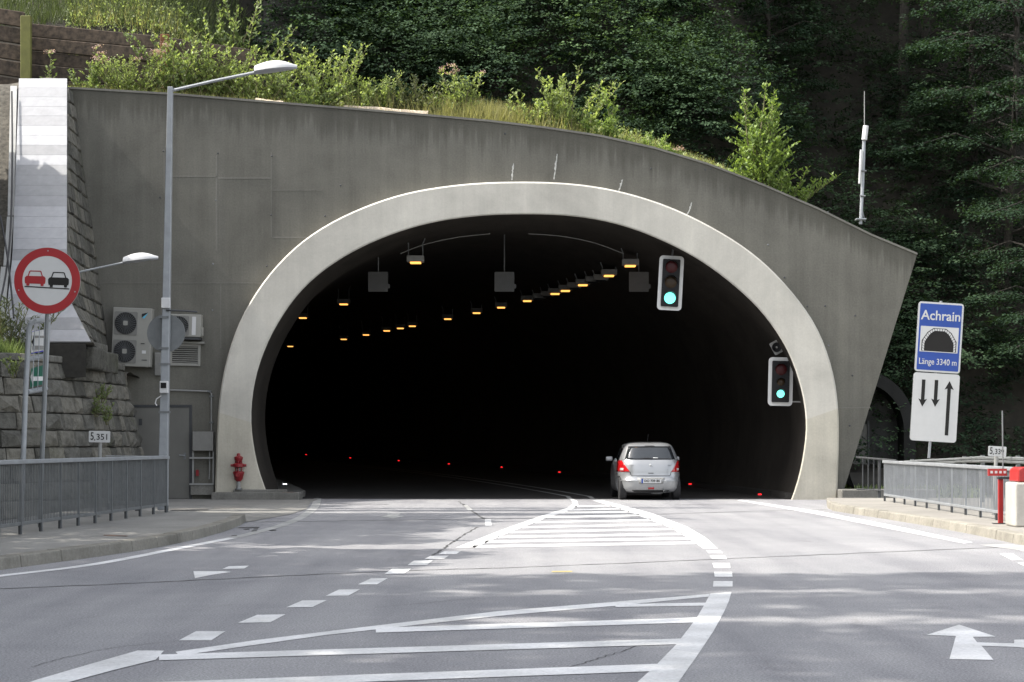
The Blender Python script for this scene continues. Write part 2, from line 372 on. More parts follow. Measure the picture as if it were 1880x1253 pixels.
# ---- foliage (numpy)
def unit(a): return a / np.maximum(np.linalg.norm(a, axis=1, keepdims=True), 1e-9)
def leaf_object(name, mat, C, D, Nn, L, W, tint, parent=None, fold=0.12, kind='stuff', org=(0, 0, 0)):
    n = len(C); C = C - np.array(org)
    D = unit(D); S = unit(np.cross(D, Nn)); U = np.cross(S, D)
    L = np.broadcast_to(np.asarray(L, float).reshape(-1, 1), (n, 1)); W = np.broadcast_to(np.asarray(W, float).reshape(-1, 1), (n, 1))
    v = np.empty((n, 4, 3))
    v[:, 0] = C; v[:, 1] = C + D * L * 0.45 + S * W * 0.5 + U * W * fold
    v[:, 2] = C + D * L; v[:, 3] = C + D * L * 0.45 - S * W * 0.5 + U * W * fold
    me = bpy.data.meshes.new(name)
    me.vertices.add(4 * n); me.vertices.foreach_set('co', v.reshape(-1).astype(np.float32))
    me.loops.add(4 * n); me.loops.foreach_set('vertex_index', np.arange(4 * n, dtype=np.int32))
    me.polygons.add(n); me.polygons.foreach_set('loop_start', np.arange(0, 4 * n, 4, dtype=np.int32))
    me.update(calc_edges=True)
    at = me.attributes.new('tint', 'FLOAT', 'FACE'); at.data.foreach_set('value', np.clip(tint, 0, 1).astype(np.float32))
    me.materials.append(mat)
    o = bpy.data.objects.new(name, me); COL.objects.link(o)
    if parent is not None: o.parent = parent
    if kind: o['kind'] = kind
    return o
def sprays(centers, outs, R, k, rng, leaf, tilt=0.25, droop=0.2, flat=0.6):
    """flat leafy sprays: for each centre k leaves spread in a drooping fan"""
    m = len(centers); outs = unit(outs)
    up = np.array([0, 0, 1.0]); side = unit(np.cross(outs, up) + 1e-6)
    R = np.broadcast_to(np.asarray(R, float).reshape(-1, 1), (m, 1))
    a = rng.random((m, k)); b_ = (rng.random((m, k)) - 0.5) * 2
    A = a * R; B = b_ * R * flat * (1.1 - 0.7 * np.abs(a - 0.4))
    C = centers[:, None] + outs[:, None] * A[..., None] + side[:, None] * B[..., None]
    C[..., 2] += rng.normal(0, 0.09, (m, k)) * R - droop * (A ** 2) / np.maximum(R, 1e-3) - 0.25 * droop * np.abs(B)
    D = outs[:, None] * 0.7 + side[:, None] * (np.sign(B) * 0.75)[..., None] + rng.normal(0, 0.3, (m, k, 3))
    D[..., 2] -= 0.3
    Nn = up[None, None] + outs[:, None] * tilt + rng.normal(0, 0.35, (m, k, 3))
    tint = np.repeat(rng.random((m, 1)) ** 1.3 * 0.65 + 0.05, k, 1) + rng.random((m, k)) * 0.25
    Ls = leaf * (0.7 + 0.6 * rng.random((m, k)))
    return C.reshape(-1, 3), D.reshape(-1, 3), Nn.reshape(-1, 3), Ls.reshape(-1), tint.reshape(-1)

def plant(name, label, cat, base, height, spread, stems, mat, rng, leaf=0.085, ratio=0.55, nb=11, per=17, lean=0.0, group=None, flowers=0, cone=False, first=0.12, ds=1.0):
    """a leafy herb, shrub or sapling grown from stems, side shoots and leaves"""
    t = thing(name, label, cat, base, group)
    b0 = np.array(base); segs = []; LC = []; LD = []; tips = []
    for i in range(stems):
        an = rng.random() * 6.283; rr = spread * (0.18 if cone else 0.42) * math.sqrt(rng.random())
        p0 = np.array([math.cos(an) * rr * 0.35, math.sin(an) * rr * 0.25, -0.08])
        h = height * (1.0 if i == 0 else 0.55 + 0.42 * rng.random())
        tip = np.array([math.cos(an) * rr * (1.7 if cone else 2.1) + lean * h, math.sin(an) * rr * 0.9, h])
        mid = (p0 + tip) / 2 + np.array([rng.normal(0, .04), rng.normal(0, .04), 0.05]) * height
        q = [p0, mid, tip]; segs.append((q, 0.006 + 0.006 * height)); tips.append(tip)
        def bez(u, q=q): return (1 - u) ** 2 * q[0] + 2 * u * (1 - u) * q[1] + u * u * q[2]
        for k in range(nb):
            u = first + (0.97 - first) * (k + rng.random() * 0.8) / nb
            s0 = bez(u); a2 = rng.random() * 6.283
            ln = (spread * 0.5 * (1.05 - u) if cone else min(spread * .42, .12 + .17 * height * (1.08 - u))) * (0.6 + 0.6 * rng.random())
            d = np.array([math.cos(a2), math.sin(a2) * 0.8, 0.45 + 0.8 * rng.random()]); d /= np.linalg.norm(d)
            e = s0 + d * ln; segs.append(([s0, (s0 + e) / 2 + np.array([0, 0, 0.02]), e], 0.005)); tips.append(e)
            nl = max(3, int(ln / (leaf * .30)))
            uu = np.linspace(0.12, 1.0, nl)[:, None]
            LC.append(s0 + (e - s0) * uu); az = rng.random(nl) * 6.283
            LD.append(np.stack([np.cos(az), np.sin(az), 0.2 + 0.7 * rng.random(nl)], 1) + d * 0.5)
        nl = int(per * 1.6); uu = np.linspace(0.25, 1.0, nl)
        LC.append(np.array([bez(x) for x in uu])); az = np.arange(nl) * 2.4 + rng.random()
        LD.append(np.stack([np.cos(az), np.sin(az), 0.6 + 0.5 * rng.random(nl)], 1))
    LC = np.concatenate(LC); LD = np.concatenate(LD); n = len(LC)
    Ls = leaf * 1.12 * (0.6 + 0.7 * rng.random(n)); hh = np.clip(LC[:, 2] / max(height, .1), 0, 1)
    leaf_object('foliage', mat, LC, LD, np.array([0, 0, 1.0]) + rng.normal(0, .6, (n, 3)), Ls, Ls * ratio, rng.random(n) * .75 + .3 * hh * rng.random(n), t)
    mb = MB()
    for q, r in segs: mb.tube([Vector(x) for x in q], [r, r * 0.75, r * 0.4], 4, cap=False)
    st = mb.build('stem', M['stem'], t, local=True); st['kind'] = 'stuff'
    if flowers:
        tp = np.array(sorted(tips, key=lambda p: -p[2])[:flowers]); m_ = 26
        C = (tp[:, None] + rng.normal(0, 1, (len(tp), m_, 3)) * np.array([0.055, 0.055, 0.022])).reshape(-1, 3)
        leaf_object('flower_head', M['pink'], C, rng.normal(0, 1, C.shape) + np.array([0, 0, .6]), rng.normal(0, 1, C.shape), 0.035, 0.03, rng.random(len(C)), t)
    return t

# ------------------------------------------------------------------ the setting: ground, road, markings
WALL_Y, RING_Y = 47.6, 47.2
TOP_PX = [(60, 157), (122, 162), (310, 173), (480, 187), (640, 200), (790, 213), (900, 223), (1000, 235), (1100, 250), (1200, 272),
          (1300, 302), (1400, 340), (1500, 383), (1600, 432), (1684, 467)]
TX = np.array([(x - CX) * WALL_Y / F for x, y in TOP_PX]); TZ = np.array([CH - (y - HY) * WALL_Y / F for x, y in TOP_PX])
def ztop(x): return np.interp(x, TX, TZ)
def tc_off(Y):   # the tunnel bends to the left
    d = max(0.0, Y - 50.0); return 0.18 * d + d * d * 0.00186
def tz_off(Y): return max(0.0, 0.01 * (Y - 50.0))

gr = structure(MB().add([(-700, -500, -0.35), (700, -500, -0.35), (700, 900, -0.35), (-700, 900, -0.35)], [(0, 1, 2, 3)]).build('ground', M['bank']))

def sheet(name, poly, z, mat, parent=None, px=False):
    pts = [G(*p) if px else Vector((p[0], p[1], 0)) for p in poly]
    mb = MB(); tri = tessellate_polygon([[Vector((p.x, p.y, 0)) for p in pts]])
    mb.add([(p.x, p.y, z) for p in pts], [tuple(t) for t in tri])
    o = mb.build(name, mat, parent)
    if sum(p.normal.z for p in o.data.polygons) < 0: o.data.flip_normals()
    return o
def ribbon(pts, width, z):
    """strip along a ground polyline, per-point widths allowed"""
    ws = width if isinstance(width, (list, tuple)) else [width] * len(pts)
    L = []; R = []
    for i, p in enumerate(pts):
        t = pts[min(i + 1, len(pts) - 1)] - pts[max(i - 1, 0)]; t.z = 0; t.normalize(); nrm = Vector((-t.y, t.x, 0))
        L.append(p + nrm * ws[i] / 2); R.append(p - nrm * ws[i] / 2)
    v = [(q.x, q.y, z) for q in L + R]; n = len(pts)
    return v, [(i, n + i, n + i + 1, i + 1) for i in range(n - 1)]
def smooth_path(pts, k=6):
    out = []
    for i in range(len(pts) - 1):
        p0, p1, p2, p3 = pts[max(i - 1, 0)], pts[i], pts[i + 1], pts[min(i + 2, len(pts) - 1)]
        for j in range(k):
            t = j / k
            out.append(0.5 * ((2 * p1) + (p2 - p0) * t + (2 * p0 - 5 * p1 + 4 * p2 - p3) * t * t + (3 * p1 - p0 - 3 * p2 + p3) * t ** 3))
    out.append(pts[-1]); return out

road = structure(sheet('road', [(-26, -40), (24, -40), (24, 22), (9.6, 30), (9.6, 47.9), (-9.6, 47.9), (-9.6, 30), (-26, 22)], 0.0, M['asphalt']))
# asphalt inside the tunnel follows the bend
mb = MB(); ys = np.arange(47.9, 150, 1.5); vs = []
for Y in ys: vs += [(-9 - tc_off(Y), Y, tz_off(Y) + 0.001), (9 - tc_off(Y), Y, tz_off(Y) + 0.001)]
mb.add(vs, [(2 * i, 2 * i + 1, 2 * i + 3, 2 * i + 2) for i in range(len(ys) - 1)])
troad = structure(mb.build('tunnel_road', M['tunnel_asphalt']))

ZM = 0.004
def mark(name, poly, mat='paint', z=ZM): return sheet(name, poly, z, M[mat], road, px=True)
def line(name, pts, width, mat='paint', z=ZM, k=6):
    mb = MB(); v, f = ribbon(smooth_path([G(*p) for p in pts], k), width, z); mb.add(v, f); return mb.build(name, M[mat], road)
# left edge line
line('edge_line', [(-60, 1066), (0, 1058), (130, 1043), (215, 1029.5), (320, 1009), (428, 988)], 0.17)
line('edge_line', [(430, 987.5), (470, 978), (520, 964), (555, 949), (577, 932), (583, 916)], 0.20, 'old_paint')
# dashes of the left lane boundary
for q in [[(328, 1177), (388, 1177), (414, 1160), (360, 1160)], [(437, 1144.5), (496, 1144), (524, 1129), (472, 1130)],
          [(526, 1116), (574, 1115.5), (600, 1103), (555, 1103.5)], [(598, 1095), (640, 1094.5), (661, 1083), (622, 1083.5)],
          [(657, 1074), (692, 1074), (712, 1062.5), (681, 1063)], [(706, 1054.5), (742, 1054), (755, 1045), (720, 1045)],
          [(748, 1038.5), (784, 1038), (795, 1029.5), (760, 1030)], [(779, 1027.5), (815, 1027), (824, 1021), (790, 1021.5)], [(805, 1018.5), (838, 1018), (847, 1012), (816, 1012.5)]]:
    mark('dash', q)
# far hatched island
mark('edge_line', [(836, 1006.5), (872, 1006), (936, 978), (1005, 951), (1049, 937), (1062, 929), (1060, 920.5), (1052, 916.5), (1044, 915.5), (1050, 920), (1051, 926), (1042, 933), (990, 949), (920, 974)])
mark('edge_line', [(1088, 919.5), (1106, 919), (1160, 933), (1200, 944), (1262, 968), (1296, 988), (1318, 1008), (1292, 1008.5), (1262, 988), (1232, 970), (1165, 944.5), (1130, 932)])
lx = lambda y: np.interp(y, [929, 937, 951, 978, 1006], [1056, 1046, 1004, 935, 862])
rx = lambda y: np.interp(y, [919, 932, 944, 970, 988, 1008], [1090, 1132, 1166, 1233, 1263, 1292])
for yl, yr, th in [(930.5, 929, 2.2), (937.5, 934.5, 2.4), (943.5, 940, 2.4), (951, 946.5, 2.8), (960, 955, 3.0), (969, 963.5, 3.2), (978, 972, 3.4), (987, 981, 3.7), (995.5, 989.5, 4.0), (1004.5, 997.5, 4.4)]:
    a, c = lx(yl), rx(yr)
    mark('stripe', [(a, yl + th / 2), (c, yr + th / 2), (c + 1, yr - th / 2), (a + 3, yl - th / 2)])
for q in [[(1301, 1016.5), (1328, 1016.5), (1322, 1011), (1296, 1011)], [(1308, 1027), (1335, 1027), (1331, 1021.5), (1303, 1021.5)],
          [(1311, 1044), (1341, 1044), (1340, 1034.5), (1308, 1034.5)], [(1312, 1060), (1345, 1060), (1344, 1051), (1311, 1051)], [(1309, 1078), (1345, 1078), (1345, 1068), (1310, 1068)]]:
    mark('dash', q)
# near hatched island
mark('edge_line', [(1304, 1091), (1343, 1088), (1338, 1105), (1330, 1123), (1310, 1160), (1278, 1208), (1247, 1252), (1200, 1310), (1120, 1310), (1171, 1253), (1203, 1224), (1242, 1184), (1278, 1137), (1294, 1110)])
mark('stripe', [(1301, 1096.5), (1129, 1113.5), (935, 1130), (760, 1149), (600, 1167), (470, 1185), (330, 1205), (322, 1198), (470, 1176.5), (600, 1160.5), (760, 1141.5), (913, 1123.5), (1117, 1107), (1303, 1091.5)])
mark('arrow', [(253, 1196), (301, 1196.5), (286, 1213), (205, 1233), (128, 1254), (66, 1262), (20, 1266), (69, 1249.5), (171, 1219.5)], z=ZM + 0.002)
for a, c, th in [((1130, 1113.2), (1293, 1110.5), 5.5), ((690, 1158.5), (1280, 1139.5), 9), ((292, 1208.5), (1249, 1179), 10.5), ((150, 1266), (1205, 1227), 13.5), ((-200, 1330), (1140, 1284), 16)]:
    mark('stripe', [(a[0], a[1] + th / 2), (c[0], c[1] + th / 2), (c[0] + 3, c[1] - th / 2), (a[0], a[1] - th / 2)], z=ZM + 0.001)
# small dashes beyond, arrows
mark('dash', [(851, 928.5), (858, 928), (869, 938), (860, 938.5)], 'old_paint'); mark('dash', [(890, 954.5), (901, 954), (903, 965.5), (891, 966)])
mark('arrow', [(697, 949.8), (711, 947.5), (711.5, 943), (736, 942.5), (731, 947.2), (743, 948.6), (733, 950.5), (721, 953), (708, 950.6)], 'old_paint')
mark('arrow', [(355, 1049.5), (358, 1062.5), (388, 1056.5), (424, 1051), (409, 1049.5)]); mark('dash', [(408, 1045.5), (448, 1045), (457, 1039.5), (420, 1040.5)])
mark('arrow', [(1701, 1167), (1761, 1148), (1828, 1170), (1786, 1170.5), (1794, 1180.5), (1862, 1182.5), (1862, 1176), (1925, 1174), (1925, 1197), (1868, 1189), (1802, 1187), (1824, 1213), (1743, 1211.5), (1755, 1169)])
# right edge line and the dashes beyond it
mark('edge_line', [(1352, 919), (1362, 918.5), (1500, 938.5), (1640, 965.5), (1786, 996.5), (1770, 998.5), (1630, 971), (1490, 943)])
mark('dash', [(1835, 1017), (1858, 1016.5), (1878, 1029), (1858, 1029.5)]); mark('dash', [(1868, 1034), (1888, 1033), (1912, 1046), (1894, 1047)])
mark('edge_line', [(1796, 1001), (1850, 999), (1905, 1006), (1905, 1020), (1870, 1011)], 'old_paint')
mark('dash', [(1012, 1051.5), (1050, 1051), (1051, 1049), (1014, 1049.5)], 'yellow_paint')
# worn lines carrying on inside
mb = MB()
for nm, x0, mat in (('edge_line', 1.55, 'old_paint'), ('edge_line', 2.15, 'old_paint')):
    pts = [Vector((x0 - tc_off(Y) * 1.0, Y, 0)) for Y in np.arange(48.0, 100, 2.0)]; mb = MB(); v, f = ribbon(pts, 0.12, 0)
    mb.add([(p[0], p[1], tz_off(p[1]) + 0.006) for p in v], f); o = mb.build(nm, M['old_paint'], troad)
# tar seams and cracks
def seam(pts, wd, jit=1.0, mat='tar', z=0.0025):
    P_ = smooth_path([G(*p) for p in pts], 14)
    for p in P_: p.y += random.uniform(-0.03, 0.03) * jit; p.x += random.uniform(-0.02, 0.02) * jit
    mb = MB(); v, f = ribbon(P_, [wd * random.uniform(0.4, 1.3) for _ in P_], z); mb.add(v, f); return mb.build('tar_seam', M[mat], road)
seam([(-40, 1083), (200, 1073.5), (420, 1063), (700, 1050), (1000, 1040.5), (1400, 1023.5), (1700, 1011), (1920, 1002)], 0.06)
seam([(452, 959), (620, 957), (800, 954.5), (1000, 951), (1200, 945), (1360, 940), (1520, 936)], 0.10)
seam([(842, 921), (862, 935), (888, 953)], 0.05); seam([(876, 968), (850, 984), (825, 1000), (800, 1018), (770, 1038)], 0.035, 1.2)
seam([(600, 926), (660, 926), (712, 926.5)], 0.16, 0.4); seam([(1025, 1232), (1090, 1213), (1172, 1185)], 0.013, 0.8)
seam([(60, 1225), (180, 1195), (360, 1173)], 0.008, 0.7); seam([(690, 1116), (780, 1108), (880, 1098)], 0.009, 0.7)
seam([(1240, 927), (1320, 927), (1390, 928)], 0.10, 0.5)
for p in ((438, 969, 476), (448, 972, 458), (462, 975, 472), (425, 984, 435), (495, 974, 507), (466, 971.5, 474)):
    mark('tar_seam', [(p[0], p[1]), (p[2], p[1] - 0.6), (p[2], p[1] + 1.0), (p[0], p[1] + 1.3)], 'tar', ZM + 0.003)
seam([(583, 912), (580, 924), (566, 942), (545, 955), (520, 964.5)], 0.07, 0.3)

# ------------------------------------------------------------------ pavements with kerb stones
def kerb_run(path, width, zt, mat, parent, length=1.0, flip=1):
    """kerb stones one after another along the road edge; flip=+1 when the pavement lies to the left of the path"""
    pts = smooth_path(path, 10); acc = [0.0]
    for a, c in zip(pts, pts[1:]): acc.append(acc[-1] + (c - a).length)
    tot = acc[-1]; at = lambda s: Vector((np.interp(s, acc, [p.x for p in pts]), np.interp(s, acc, [p.y for p in pts]), 0))
    s = 0.0
    while s < tot - 0.05:
        e = min(tot, s + length * random.uniform(0.85, 1.15)); a, c = at(s + 0.008), at(e - 0.008)
        t = (c - a).normalized(); nrm = Vector((-t.y, t.x, 0)) * flip; dz = random.uniform(-0.006, 0.006); dn = nrm * random.uniform(-0.008, 0.008)
        up = Vector((0, 0, zt + dz)); dn2 = Vector((0, 0, -0.1)); a += dn; c += dn
        MB().hexa([a + dn2, c + dn2, c + nrm * width + dn2, a + nrm * width + dn2, a + nrm * 0.03 + up, c + nrm * 0.03 + up, c + nrm * width + up, a + nrm * width + up]).build('kerb_stone', mat, parent, bevel=0.018)
        s = e
PV = 0.15
KL = [G(-260, 1092), G(-120, 1066), G(0, 1047.5), G(89, 1035), G(186, 1022), G(300, 1004), G(390, 983), G(436, 968), G(453, 958)]
KL = [Vector((-8.2, 8.0, 0)), Vector((-7.0, 14.0, 0))] + KL[1:]
kl = smooth_path(KL, 10)
pav_l = structure(MB().prism([(p.x - 0.24, p.y) for p in kl] + [(-6.2, 35.2), (-8.0, 36.0), (-9.2, 20.0), (-11, 8.0)], 'z', -0.2, PV - 0.004).build('pavement', M['pave']))
kerb_run(KL, 0.25, PV, M['kerb'], pav_l, 0.95, 1)
kerb_run([KL[-1] + Vector((-0.02, 0.05, 0)), KL[-1] + Vector((-0.7, 1.2, 0)), Vector((-6.2, 35.3, 0))], 0.2, PV - 0.01, M['kerb'], pav_l, 0.9, 1)
apron = structure(sheet('forecourt', [(-4.98, 33.75), (-4.62, 37.5), (-4.62, 40.5), (-5.0, 44.5), (-5.12, 47.5), (-9.7, 47.5), (-9.7, 33.5), (-6.4, 33.3)], 0.010, M['pave']))
for q in [(310, 934, 384, 938), (388, 931, 445, 936)]:
    o = sheet('cover_plate', [(q[0], q[3]), (q[2] - 6, q[3]), (q[2], q[1]), (q[0] + 8, q[1])], 0.016, M['pave_r'], apron, px=True)
o = sheet('cover_plate', [(315, 938.6), (383, 938.6), (384, 937.6), (316, 937.6)], 0.020, M['tar'], apron, px=True)
o = sheet('grate', [(190, 982.5), (234, 984), (234, 985.2), (190, 983.7)], 0, M['tyre_mark'], pav_l, px=True)
for v in o.data.vertices:
    k = (CH - PV) / CH; v.co.x *= k; v.co.y *= k; v.co.z = PV + 0.003
KR = [G(1526, 938), G(1560, 943.5), G(1612, 951.5), G(1700, 966), G(1800, 985), G(1880, 1002), Vector((7.75, 22, 0)), Vector((8.6, 15, 0)), Vector((11, 9, 0))]
kr = smooth_path(KR, 8)
pav_r = structure(MB().prism([(p.x + 0.24, p.y) for p in kr] + [(14, 9), (14, 44), (7.7, 44), (7.35, 41.3)], 'z', -0.2, PV - 0.004).build('pavement', M['pave_r']))
kerb_run(KR, 0.25, PV, M['kerb_r'], pav_r, 1.0, -1) if False else kerb_run(list(reversed(KR)), 0.25, PV, M['kerb_r'], pav_r, 1.0, -1)
kerb_run([KR[0] + Vector((0.05, 0.06, 0)), Vector((7.25, 41.4, 0)), Vector((7.7, 44, 0))], 0.2, PV - 0.005, M['kerb_r'], pav_r, 0.9, -1)

# ------------------------------------------------------------------ tunnel portal
def cr(pts, n):      # smooth curve through pixels, resampled to n points
    p = smooth_path([Vector((a, b, 0)) for a, b in pts], 12); acc = [0]
    for a, c in zip(p, p[1:]): acc.append(acc[-1] + (c - a).length)
    s = np.linspace(0, acc[-1], n); return [(float(np.interp(t, acc, [q.x for q in p])), float(np.interp(t, acc, [q.y for q in p]))) for t in s]
OUT = cr([(394, 906), (396, 850), (398, 790), (404, 720), (420, 645), (449, 572), (497, 500), (560, 439), (640, 392), (740, 356), (850, 338), (960, 333.5), (1060, 338), (1150, 354), (1240, 384), (1330, 430), (1400, 480), (1460, 543), (1503, 608), (1530, 685), (1540, 760), (1540, 840), (1537, 920)], 90)
INN = cr([(490, 906), (475, 862), (465, 815), (461, 765), (466, 710), (481, 655), (508, 597), (552, 535), (612, 484), (690, 442), (780, 412), (870, 397.5), (960, 393.5), (1050, 397), (1130, 411), (1205, 437), (1280, 475), (1345, 522), (1400, 575), (1444, 640), (1470, 710), (1480, 775), (1475, 835), (1464, 885), (1452, 920)], 90)
tp = thing('tunnel_portal', 'grey concrete tunnel portal with pale arch ring around the dark mouth', 'tunnel portal', (0, WALL_Y, 0))
hole = [((a[0] * 0.6 + c[0] * 0.4), (a[1] * 0.6 + c[1] * 0.4)) for a, c in zip(OUT, INN)]
xz = lambda p, Y: ((p[0] - CX) * Y / F, CH - (p[1] - HY) * Y / F)
# wall: fine strips between the arch and the outline so that the stains can follow the top edge
outline = [xz(p, WALL_Y) for p in TOP_PX]
hx = [xz(p, WALL_Y) for p in hole]
mb = MB()
poly = [(-12.6, -0.3), (-12.6, outline[0][1])] + outline + [xz((1540, 918), WALL_Y)[:1] + (-0.3,)]
poly[-1] = (8.62, -0.3)
poly += [(hx[-1][0], -0.3)] + list(reversed(hx)) + [(hx[0][0], -0.3)]
mb.prism(poly, 'y', WALL_Y, WALL_Y + 0.7)
wall = mb.build('wall', M['wall'], tp)
bm = bmesh.new(); bm.from_mesh(wall.data)
for ax, lo, hi, st in (('x', -12, 10.5, 0.75), ('z', 0, 11, 0.75)):
    for cpos in np.arange(lo, hi, st):
        no = Vector((1, 0, 0)) if ax == 'x' else Vector((0, 0, 1))
        bmesh.ops.bisect_plane(bm, geom=bm.verts[:] + bm.edges[:] + bm.faces[:], plane_co=no * cpos, plane_no=no)
bm.to_mesh(wall.data); bm.free()
at = wall.data.attributes.new('drop', 'FLOAT', 'POINT')
at.data.foreach_set('value', [max(0.0, float(ztop(v.co.x) - v.co.z)) for v in wall.data.vertices])
# thin weathered top edge
mb = MB()
for (x0, z0), (x1, z1) in zip(outline[1:], outline[2:]):
    mb.hexa([(x0, WALL_Y - 0.025, z0 - 0.02), (x1, WALL_Y - 0.025, z1 - 0.02), (x1, WALL_Y + 0.75, z1 - 0.02), (x0, WALL_Y + 0.75, z0 - 0.02),
             (x0, WALL_Y - 0.025, z0 + 0.035), (x1, WALL_Y - 0.025, z1 + 0.035), (x1, WALL_Y + 0.75, z1 + 0.035), (x0, WALL_Y + 0.75, z0 + 0.035)])
mb.build('top_edge', M['ridge'], tp)
# arch ring: front face, chamfered rim, reveal running inwards
def ring_part(name, sel, mat):
    o_ = [xz(p, RING_Y) for p in OUT]; i_ = [xz(p, RING_Y) for p in INN]
    mb = MB(); n = len(o_); rows = []
    for k in range(n):
        (ox, oz), (ix, iz) = o_[k], i_[k]
        d = Vector((ox - ix, oz - iz)); d.normalize()
        rows.append([(ox, WALL_Y + 0.1, oz), (ox, RING_Y + 0.05, oz), (ox - d.x * 0.045, RING_Y, oz - d.y * 0.045), (ix + d.x * 0.03, RING_Y, iz + d.y * 0.03), (ix, RING_Y + 0.03, iz), (ix + d.x * 0.004, RING_Y + 0.07, iz + d.y * 0.004), (ix + d.x * 0.04, RING_Y + 0.12, iz + d.y * 0.04)])
    for a, c in sel:
        for k in range(a, c):
            for j in range(6): mb.add([rows[k][j], rows[k][j + 1], rows[k + 1][j + 1], rows[k + 1][j]], [(0, 1, 2, 3)])
    o = mb.build(name, mat, tp, smooth=True)
    bm = bmesh.new(); bm.from_mesh(o.data); bmesh.ops.remove_doubles(bm, verts=bm.verts, dist=1e-4); bm.to_mesh(o.data); bm.free(); o.data.set_sharp_from_angle(angle=math.radians(30)); return o
kl_, kr_ = min(i for i in range(90) if OUT[i][1] < 762), max(i for i in range(90) if OUT[i][1] < 762)
ring_part('arch_ring', [(kl_, kr_)], M['ring'])
ring_part('ring_foot', [(0, kl_)], M['ring_low']); ring_part('ring_foot', [(kr_, 89)], M['ring_low'])
# lining
sec = [xz(p, RING_Y) for p in INN]
sec = [(x * 1.003, z * 1.001) for x, z in sec]; sec[0] = (sec[0][0], -0.1); sec[-1] = (sec[-1][0], -0.1)
ys = [RING_Y + 0.08] + list(np.arange(50, 152, 2.5)); mb = MB(); n = len(sec)
mb.v = [Vector((x - tc_off(Y), Y, z + tz_off(Y))) for Y in ys for x, z in sec]
for i in range(len(ys) - 1):
    for j in range(n - 1): mb.f.append((i * n + j, i * n + j + 1, (i + 1) * n + j + 1, (i + 1) * n + j))
mb.f.append(tuple((len(ys) - 1) * n + j for j in range(n)))
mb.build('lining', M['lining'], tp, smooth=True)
# walkways inside and plinths at the feet
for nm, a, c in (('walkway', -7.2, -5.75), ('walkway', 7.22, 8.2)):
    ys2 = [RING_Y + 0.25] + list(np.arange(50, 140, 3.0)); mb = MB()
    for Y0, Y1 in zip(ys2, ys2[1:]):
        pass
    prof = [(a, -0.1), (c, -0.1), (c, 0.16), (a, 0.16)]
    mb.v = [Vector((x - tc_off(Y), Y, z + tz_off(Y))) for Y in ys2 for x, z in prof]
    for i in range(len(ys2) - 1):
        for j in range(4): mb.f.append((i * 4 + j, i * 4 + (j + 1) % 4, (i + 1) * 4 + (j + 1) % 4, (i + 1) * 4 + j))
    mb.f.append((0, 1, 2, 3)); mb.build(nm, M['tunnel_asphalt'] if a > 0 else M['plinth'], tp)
mb = MB().prism([(-7.85, 46.9), (-5.55, 46.85), (-5.52, 47.4), (-7.85, 47.45)], 'z', -0.05, 0.2); mb.build('plinth', M['plinth'], tp, bevel=0.03)
mb = MB().prism([(-7.3, 47.03), (-5.9, 47.0), (-5.9, 47.3), (-7.3, 47.3)], 'z', 0.19, 0.27); mb.build('plinth', M['plinth'], tp, bevel=0.02)
mb = MB().box((-6.0, 46.9, 0.2), (-5.72 + .0, 47.2, 0.206)); mb.build('grate', M['tyre_mark'], tp)
mb = MB().box((8.55, 46.6, -0.05), (11.0, 47.55, 0.28)); mb.build('plinth', M['plinth'], tp, bevel=0.03)
# pour joints and formwork ridges, standing a few millimetres proud
def wbox(name, x0, y0, x1, y1, mat, d=0.012):
    a, c = xz((x0, y0), WALL_Y), xz((x1, y1), WALL_Y)
    return MB().box((min(a[0], c[0]), WALL_Y - d, min(a[1], c[1])), (max(a[0], c[0]), WALL_Y + 0.02, max(a[1], c[1]))).build(name, mat, tp)
for q in [(316, 323, 398, 325.5), (400, 325.5, 497, 329), (497, 280, 499, 436), (396, 285, 399, 462), (300, 275, 303, 355), (500, 435, 590, 438), (170, 519, 485, 521), (1541, 748, 1598, 750), (500, 349, 590, 350.5), (404, 521, 406, 640)]:
    wbox('formwork_ridge', *q, M['ridge'], 0.007)
for x, y in [(400, 282), (396, 368), (499, 287), (498, 395), (391, 485), (490, 489), (625, 341), (657, 392), (597, 397), (545, 471), (300, 278), (294, 363), (390, 570), (1373, 487), (1440, 510), (1410, 450), (1457, 545), (1482, 563), (1515, 562), (1570, 580), (1488, 584), (1521, 635), (1565, 690), (1560, 782), (1556, 900), (1305, 310), (1295, 312), (1195, 310), (1255, 420), (927, 246), (1520, 390)]:
    X, Z = xz((x, y), WALL_Y)
    MB().lathe([(0.026, 0), (0.026, 0.012), (0.015, 0.02)], 8, (X, WALL_Y + 0.005, Z), Matrix.Rotation(math.radians(90), 3, 'X')).build('tie_bolt', M['steel_dark'] if (x + y) % 4 else M['galv_d'], tp)
for pts in [[(943, 300), (941, 316), (940, 331)], [(1023, 283), (1020, 305), (1017, 330)], [(1143, 330), (1139, 342), (1136, 352)], [(1270, 372), (1266, 385), (1260, 398)]]:
    ps = smooth_path([P(a, c, WALL_Y - 0.006) for a, c in pts], 6); mb = MB(); L = []
    for i, p in enumerate(ps):
        wd = 0.008 + 0.018 * random.random() * math.sin(math.pi * (i + 0.6) / (len(ps) + 0.2))
        L.append((p.x - wd + random.uniform(-.02, .02), p.x + wd, p.z))
    for (a, c, z), (d, e, z2) in zip(L, L[1:]): mb.hexa([(a, WALL_Y - 0.004, z), (c, WALL_Y - 0.004, z), (e, WALL_Y - 0.004, z2), (d, WALL_Y - 0.004, z2), (a, WALL_Y + .01, z), (c, WALL_Y + .01, z), (e, WALL_Y + .01, z2), (d, WALL_Y + .01, z2)])
    mb.build('lime_streak', M['efflo'], tp)

